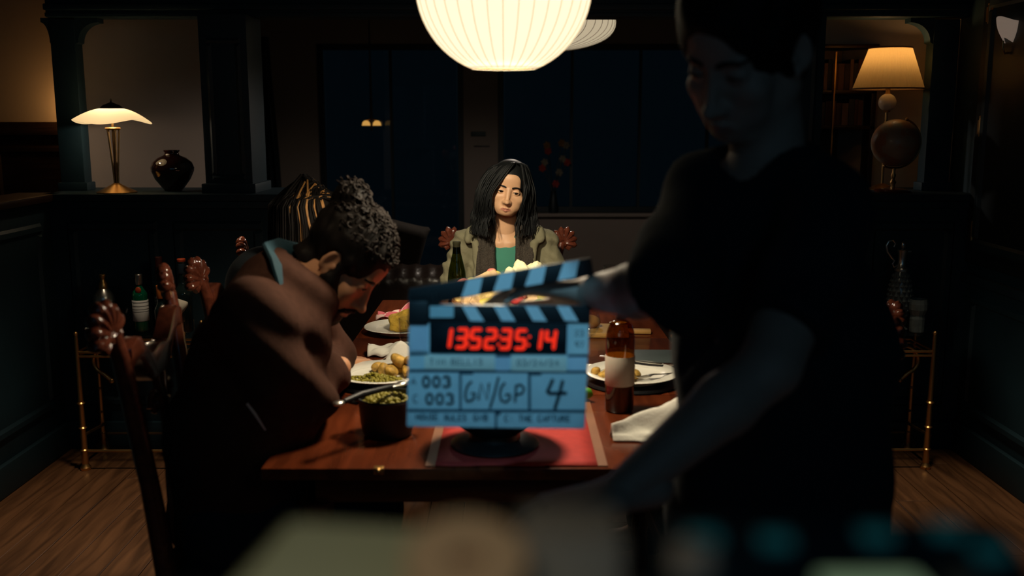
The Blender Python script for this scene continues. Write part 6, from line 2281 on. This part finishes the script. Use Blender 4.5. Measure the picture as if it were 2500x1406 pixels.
# lower stick
b = MB()
plate_(b, [(1040, 744), (1442, 746), (1441, 789), (1040, 785)], -0.004, 0.012)
lo = b.build('clapper_stick', M['black'], sl, bevel=0.002)
b = MB()
plate_(b, [(1050, 747), (1108, 747), (1108, 775), (1050, 775)], -0.0055, -0.004)
b.build('stripe', mat('grey_plate', (0.5, 0.68, 0.72, 1), 0.5), lo, smooth=False)
for x0 in (1128, 1205, 1281, 1358):
    b = MB()
    plate_(b, [(x0, 747), (x0 + 32, 748), (x0 + 54, 784), (x0 + 20, 783)], -0.0055, -0.004)
    b.build('stripe', stripe, lo, smooth=False)
# upper stick, opened
piv = (1010, 722)
ang_ = math.atan2(-75, 430)


def rot(p):
    dx, dy = p[0] - 1010, p[1] - 742
    return (piv[0] + dx * math.cos(ang_) - dy * math.sin(ang_), piv[1] + dx * math.sin(ang_) + dy * math.cos(ang_))


b = MB()
plate_(b, [rot((1000, 722)), rot((1452, 724)), rot((1452, 768)), rot((1000, 768))], -0.004, 0.012)
hi = b.build('clapper_stick', M['black'], sl, bevel=0.002)
for x0 in (1140, 1219, 1297, 1378):
    b = MB()
    plate_(b, [rot((x0 + 6, 726)), rot((x0 + 44, 726)), rot((x0 + 28, 766)), rot((x0 - 16, 766))], -0.0055, -0.004)
    b.build('stripe', stripe, hi, smooth=False)
# panels
b = MB()
plate_(b, [(1049, 786), (1385, 790), (1383, 864), (1049, 862)], -0.003, 0.0)
b.build('display', mat('display_black', (0.006, 0.014, 0.018, 1), 0.2), sl, bevel=0.001)
b = MB()
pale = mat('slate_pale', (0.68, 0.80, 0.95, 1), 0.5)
for q in (rect(1001, 786, 1045, 857), rect(1210, 872, 1244, 905), rect(1387, 872, 1434, 905)):
    b = MB()
    plate_(b, q, -0.0015, 0.0)
    b.build('panel', pale, sl, bevel=0.0006, seg=1)
b = MB()
plate_(b, rect(1390, 791, 1437, 865), -0.0015, 0.0)
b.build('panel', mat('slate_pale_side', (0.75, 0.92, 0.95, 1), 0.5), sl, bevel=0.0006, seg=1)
for r_ in (rect(1036, 866, 1208, 901, 2), rect(1248, 868, 1383, 905, 2)):
    b = MB()
    plate_(b, r_, -0.0022, 0.0)
    b.build('label', white2, sl, bevel=0.001)
# dividing lines
for q in (rect(1000, 860, 1046, 867), rect(998, 901, 1432, 908, 3), rect(1386, 866, 1436, 871), rect(1121, 908, 1127, 998), rect(1289, 910, 1296, 1000), rect(995, 998, 1430, 1005, 2),
          rect(1208, 1004, 1214, 1044), rect(1210, 866, 1247, 871), rect(1127, 908, 1155, 914), rect(1296, 911, 1322, 916), rect(1210, 1003, 1222, 1013)):
    b = MB()
    plate_(b, q, -0.0008, 0.0)
    b.build('divider', line, sl, smooth=False)
# red seven-segment timecode
seg_on = {'0': 'abcdef', '1': 'bc', '2': 'abged', '3': 'abgcd', '4': 'fgbc', '5': 'afgcd', '6': 'afgedc', '8': 'abcdefg'}
led = mat('red_led', (0.3, 0.01, 0.005, 1), 0.4, emit=(1.0, 0.030, 0.008, 1), estr=0.80)


def seg_poly(ch, x0, y0, w, h, dx):
    out = []
    P = {'a': ((0, 0), (1, 0)), 'b': ((1, 0), (1, 0.5)), 'c': ((1, 0.5), (1, 1)), 'd': ((0, 1), (1, 1)), 'e': ((0, 0.5), (0, 1)), 'f': ((0, 0), (0, 0.5)), 'g': ((0, 0.5), (1, 0.5))}
    for s_ in seg_on[ch]:
        pq = []
        for (u, v) in P[s_]:
            pq.append(Vector((x0 + u * w + (1 - v) * dx, y0 + v * h)))
        d = (pq[1] - pq[0]).normalized()
        n = Vector((-d.y, d.x)) * 4.6
        a_, b_ = pq[0] + d * 1.2, pq[1] - d * 1.2
        out.append([a_ + n, b_ + n, b_ + d * 4 , b_ - n, a_ - n, a_ - d * 4])
    return out


for ch, x0 in (('1', 1076), ('3', 1114), ('5', 1148), ('2', 1184), ('3', 1221), ('5', 1258), ('1', 1296), ('4', 1330)):
    b = MB()
    yo = (x0 - 1076) * 0.018
    for poly in seg_poly(ch, x0, 803 + yo, 21, 44, 6):
        q = [sx(*p) for p in poly]
        b.prism([(v[0], v[2]) for v in q], -0.0042, -0.003)
    b.build('digit', led, sl, smooth=False)
for x0 in (1143, 1217, 1290):
    b = MB()
    for y in (818, 838):
        p = sx(x0 + (838 - y) * 0.13, y + (x0 - 1076) * 0.018, -0.0036)
        b.ball(p, 0.0024, 10, 6)
    b.build('colon', led, sl)
# felt pen writing


def pen(strokes, w, m, name='pen_stroke', y=-0.0011):
    for s_ in strokes:
        b = MB()
        b.tube([sx(p[0], p[1], y) for p in s_], (0.0004, w * KS * 0.5), 6, flat=(0, 1, 0))
        b.build(name, m, sl)


def arc(cx, cy, rx, ry, a0, a1, n=12):
    return [(cx + rx * math.cos(math.radians(a0 + (a1 - a0) * i / n)), cy + ry * math.sin(math.radians(a0 + (a1 - a0) * i / n))) for i in range(n + 1)]


pen([[(1152, 931), (1142, 940), (1137, 955), (1136, 970), (1140, 979), (1150, 978), (1158, 970), (1160, 960), (1150, 960)],
     [(1168, 976), (1174, 936), (1190, 976), (1194, 935)],
     [(1217, 920), (1207, 960), (1196, 996)],
     [(1233, 934), (1224, 944), (1220, 962), (1224, 978), (1236, 981), (1246, 972), (1245, 962), (1233, 964)],
     [(1257, 982), (1260, 940)], [(1259, 941), (1272, 939), (1280, 948), (1275, 960), (1259, 964)]], 6.5, marker)
pen([[(1350, 925), (1336, 957), (1340, 960), (1384, 959)], [(1374, 928), (1366, 960), (1354, 999)]], 9.5, marker)
# small block lettering: A 003 / C 003 and the bottom line
FONT5 = {'A': [[(0, 1), (.5, 0), (1, 1)], [(.2, .62), (.8, .62)]], 'C': [arc(.55, .5, .5, .5, 310, 50)], 'O': [arc(.5, .5, .5, .5, 0, 360)], '0': [arc(.5, .5, .45, .5, 0, 360)],
         '3': [arc(.45, .26, .45, .26, 200, 440), arc(.45, .74, .5, .26, 280, 520)], 'H': [[(0, 0), (0, 1)], [(1, 0), (1, 1)], [(0, .5), (1, .5)]], 'U': [[(0, 0), (0, .75), (.5, 1), (1, .75), (1, 0)]],
         'S': [[(1, .1), (.5, 0), (.05, .2), (.5, .5), (.95, .75), (.5, 1), (0, .9)]], 'E': [[(1, 0), (0, 0), (0, 1), (1, 1)], [(0, .5), (.8, .5)]], 'M': [[(0, 1), (0, 0), (.5, .6), (1, 0), (1, 1)]],
         'R': [[(0, 1), (0, 0), (.8, .05), (.9, .3), (.7, .5), (0, .5)], [(.4, .5), (1, 1)]], 'L': [[(0, 0), (0, 1), (1, 1)]], 'I': [[(.5, 0), (.5, 1)]], 'N': [[(0, 1), (0, 0), (1, 1), (1, 0)]],
         'T': [[(0, 0), (1, 0)], [(.5, 0), (.5, 1)]], 'B': [[(0, 0), (0, 1), (.8, .95), (.9, .7), (.6, .5), (0, .5)], [(.6, .5), (.85, .25), (.7, 0), (0, 0)]], 'K': [[(0, 0), (0, 1)], [(1, 0), (0, .5), (1, 1)]],
         'P': [[(0, 1), (0, 0), (.8, .05), (.9, .3), (.7, .5), (0, .5)]], 'D': [[(0, 0), (0, 1), (.6, .95), (1, .5), (.6, 0), (0, 0)]], '2': [[(0, .2), (.5, 0), (.95, .25), (0, 1), (1, 1)]], '4': [[(.7, 1), (.7, 0), (0, .65), (1, .65)]],
         '9': [arc(.5, .3, .45, .3, 0, 360), [(.95, .3), (.8, 1)]], '7': [[(0, 0), (1, 0), (.4, 1)]], '8': [arc(.5, .25, .4, .25, 0, 360), arc(.5, .75, .48, .25, 0, 360)], '/': [[(1, 0), (0, 1)]], ':': [[(.5, .25), (.5, .32)], [(.5, .75), (.5, .82)]], 'G': [arc(.55, .5, .5, .5, 310, 20), [(1, .55), (.6, .55)]]}


def letter(txt, x, y, w, h, gap, pw, m, yy=-0.0011):
    for ch in txt:
        if ch != ' ':
            b = MB()
            for s_ in FONT5[ch]:
                b.tube([sx(x + u * w, y + v * h, yy) for u, v in s_], (0.0004, pw * KS * 0.5), 6, flat=(0, 1, 0))
            b.build('letter', m, sl)
        x += w + gap


letter('A', 1004, 922, 11, 16, 4, 3.0, line)
letter('C', 1008, 964, 12, 18, 4, 3.0, line)
letter('003', 1032, 919, 17, 25, 8, 7.0, marker)
letter('003', 1040, 961, 17, 25, 8, 6.5, marker)
letter('HOUSE', 1016, 1010, 8, 14, 3.2, 3.4, line)
letter('RULES', 1086, 1012, 8, 14, 3.0, 3.4, line)
letter('GNB', 1156, 1012, 9, 14, 4.0, 3.6, line)
letter('C: THE CAPTURE'.replace('V', 'U'), 1232, 1014, 8.2, 14, 3.4, 3.4, line)
letter('TIM BELLIS', 1050, 876, 9, 14, 4.2, 2.4, faint, -0.0028)
letter('03/24/24', 1262, 878, 9, 14, 4.2, 2.4, faint, -0.0028)
letter('23', 1404, 806, 8, 14, 4, 2.6, faint, -0.002)
letter('97', 1404, 834, 8, 14, 4, 2.6, faint, -0.002)

# ================================================================== OUT-OF-FOCUS CAMERA CART IN FRONT
t = thing('camera_cart', 'dark camera cart top close to the lens along the bottom edge', 'cart', (0.02, 0.31, 0))
MB().box((-0.20, -0.09, 1.300), (0.20, 0.07, 1.312)).build('tray', M['black'], t, bevel=0.003)
for sx_ in (-0.18, 0.18):
    for sy in (-0.08, 0.06):
        MB().tube([(sx_, sy, 0.06), (sx_, sy, 1.30)], 0.010, 8).build('post', M['black_metal'], t)
        MB().tube([(sx_ - 0.012, sy, 0.04), (sx_ + 0.012, sy, 0.04)], 0.04, 14).build('wheel', M['black'], t)


def near(p):
    """half-way to the lens height: the small things lie on the cart 0.3 m in front of the camera"""
    return (p[0] * 0.5, p[1] * 0.5, CAMH + (p[2] - CAMH) * 0.5)


t = thing('paper_pad', 'blurred pale cream paper pad tilted up at the bottom edge, its left corner raised', 'paper', near((-0.06, 0.64, 1.137)))
t.scale = (0.5, 0.5, 0.5)
b = MB()
q = [(-0.150, -0.12, 0.046), (0.132, -0.12, 0.010), (0.122, 0.070, 0.048), (-0.112, 0.078, 0.060)]
b.add(q + [(x, y + 0.004, z - 0.012) for x, y, z in q], [(0, 1, 2, 3), (7, 6, 5, 4), (0, 4, 5, 1), (1, 5, 6, 2), (2, 6, 7, 3), (3, 7, 4, 0)])
b.build('pad', mat('cream_paper', (0.74, 0.70, 0.44, 1), 0.9, var=0.03), t, bevel=0.010, seg=3)
o = MB().lathe([(0.010, 0), (0.038, 0), (0.0385, 0.002), (0.0385, 0.030), (0.038, 0.032), (0.010, 0.032), (0.0095, 0.012), (0.010, 0.0)], 40).build('tape_roll', mat('peach_tape', (0.85, 0.52, 0.30, 1), 0.6, var=0.04))
o.location = near((-0.030, 0.590, 1.200))
o.scale = (0.5, 0.5, 0.5)
o.rotation_euler = (0.35, 0.0, 0.1)
tag(o, 'blurred peach coloured roll of tape lying on the cream pad near the lens', 'tape')
o = MB().box((-0.034, -0.03, 0), (0.034, 0.03, 0.055)).build('small_box', mat('grey_card', (0.36, 0.30, 0.25, 1), 0.8), bevel=0.004)
o.location = near((0.040, 0.640, 1.172))
o.scale = (0.5, 0.5, 0.5)
tag(o, 'blurred grey-brown cardboard box between the tape roll and the dark control unit', 'box')
t = thing('control_unit', 'blurred dark control unit with teal lit keys at the lower right near the lens', 'control unit', near((0.218, 0.60, 1.127)))
t.scale = (0.5, 0.5, 0.5)
b = MB()
b.prism([(-0.085, 0.0), (0.055, 0.0), (0.055, 0.100), (-0.085, 0.064)], -0.122, 0.128, axis='x')
b.build('body', mat('blue_black_casing', (0.012, 0.030, 0.042, 1), 0.5), t, bevel=0.014, seg=3)
tl = mat('teal_key', (0.02, 0.12, 0.13, 1), 0.4, emit=(0.02, 0.30, 0.34, 1), estr=0.065)
for x, u in ((-0.088, 0.80), (-0.040, 0.78), (0.030, 0.82), (0.080, 0.86), (0.100, 0.70)):
    y = -0.085 + 0.14 * u
    z = 0.064 + 0.036 * u
    MB().box((x - 0.011, y - 0.008, z - 0.002), (x + 0.011, y + 0.008, z + 0.005)).build('key', tl, t, bevel=0.002)
MB().lathe([(0, 0), (0.016, 0), (0.015, 0.014), (0.012, 0.016), (0, 0.016)], 24, (-0.100, 0.000, 0.084)).build('dial', mat('peach_dial', (0.55, 0.42, 0.33, 1), 0.5), t)
MB().box((-0.022, -0.052, 0.068), (0.042, -0.008, 0.086)).build('small_screen', mat('green_screen', (0.2, 0.3, 0.2, 1), 0.3, emit=(0.28, 0.42, 0.24, 1), estr=0.36), t, bevel=0.003)
MB().lathe([(0, 0), (0.014, 0), (0.013, 0.012), (0, 0.013)], 24, (0.070, -0.02, 0.079)).build('dial', mat('brown_dial', (0.22, 0.15, 0.12, 1), 0.5), t)
light('SPOT', 'added_pad_spot', (-0.16, -0.12, 1.80), 2.0, (1.0, 0.96, 0.72), (-0.045, 0.30, 1.34), spot_size=math.radians(24), spot_blend=0.9, shadow_soft_size=0.02)  # unseen spot added to brighten the pad and tape roll
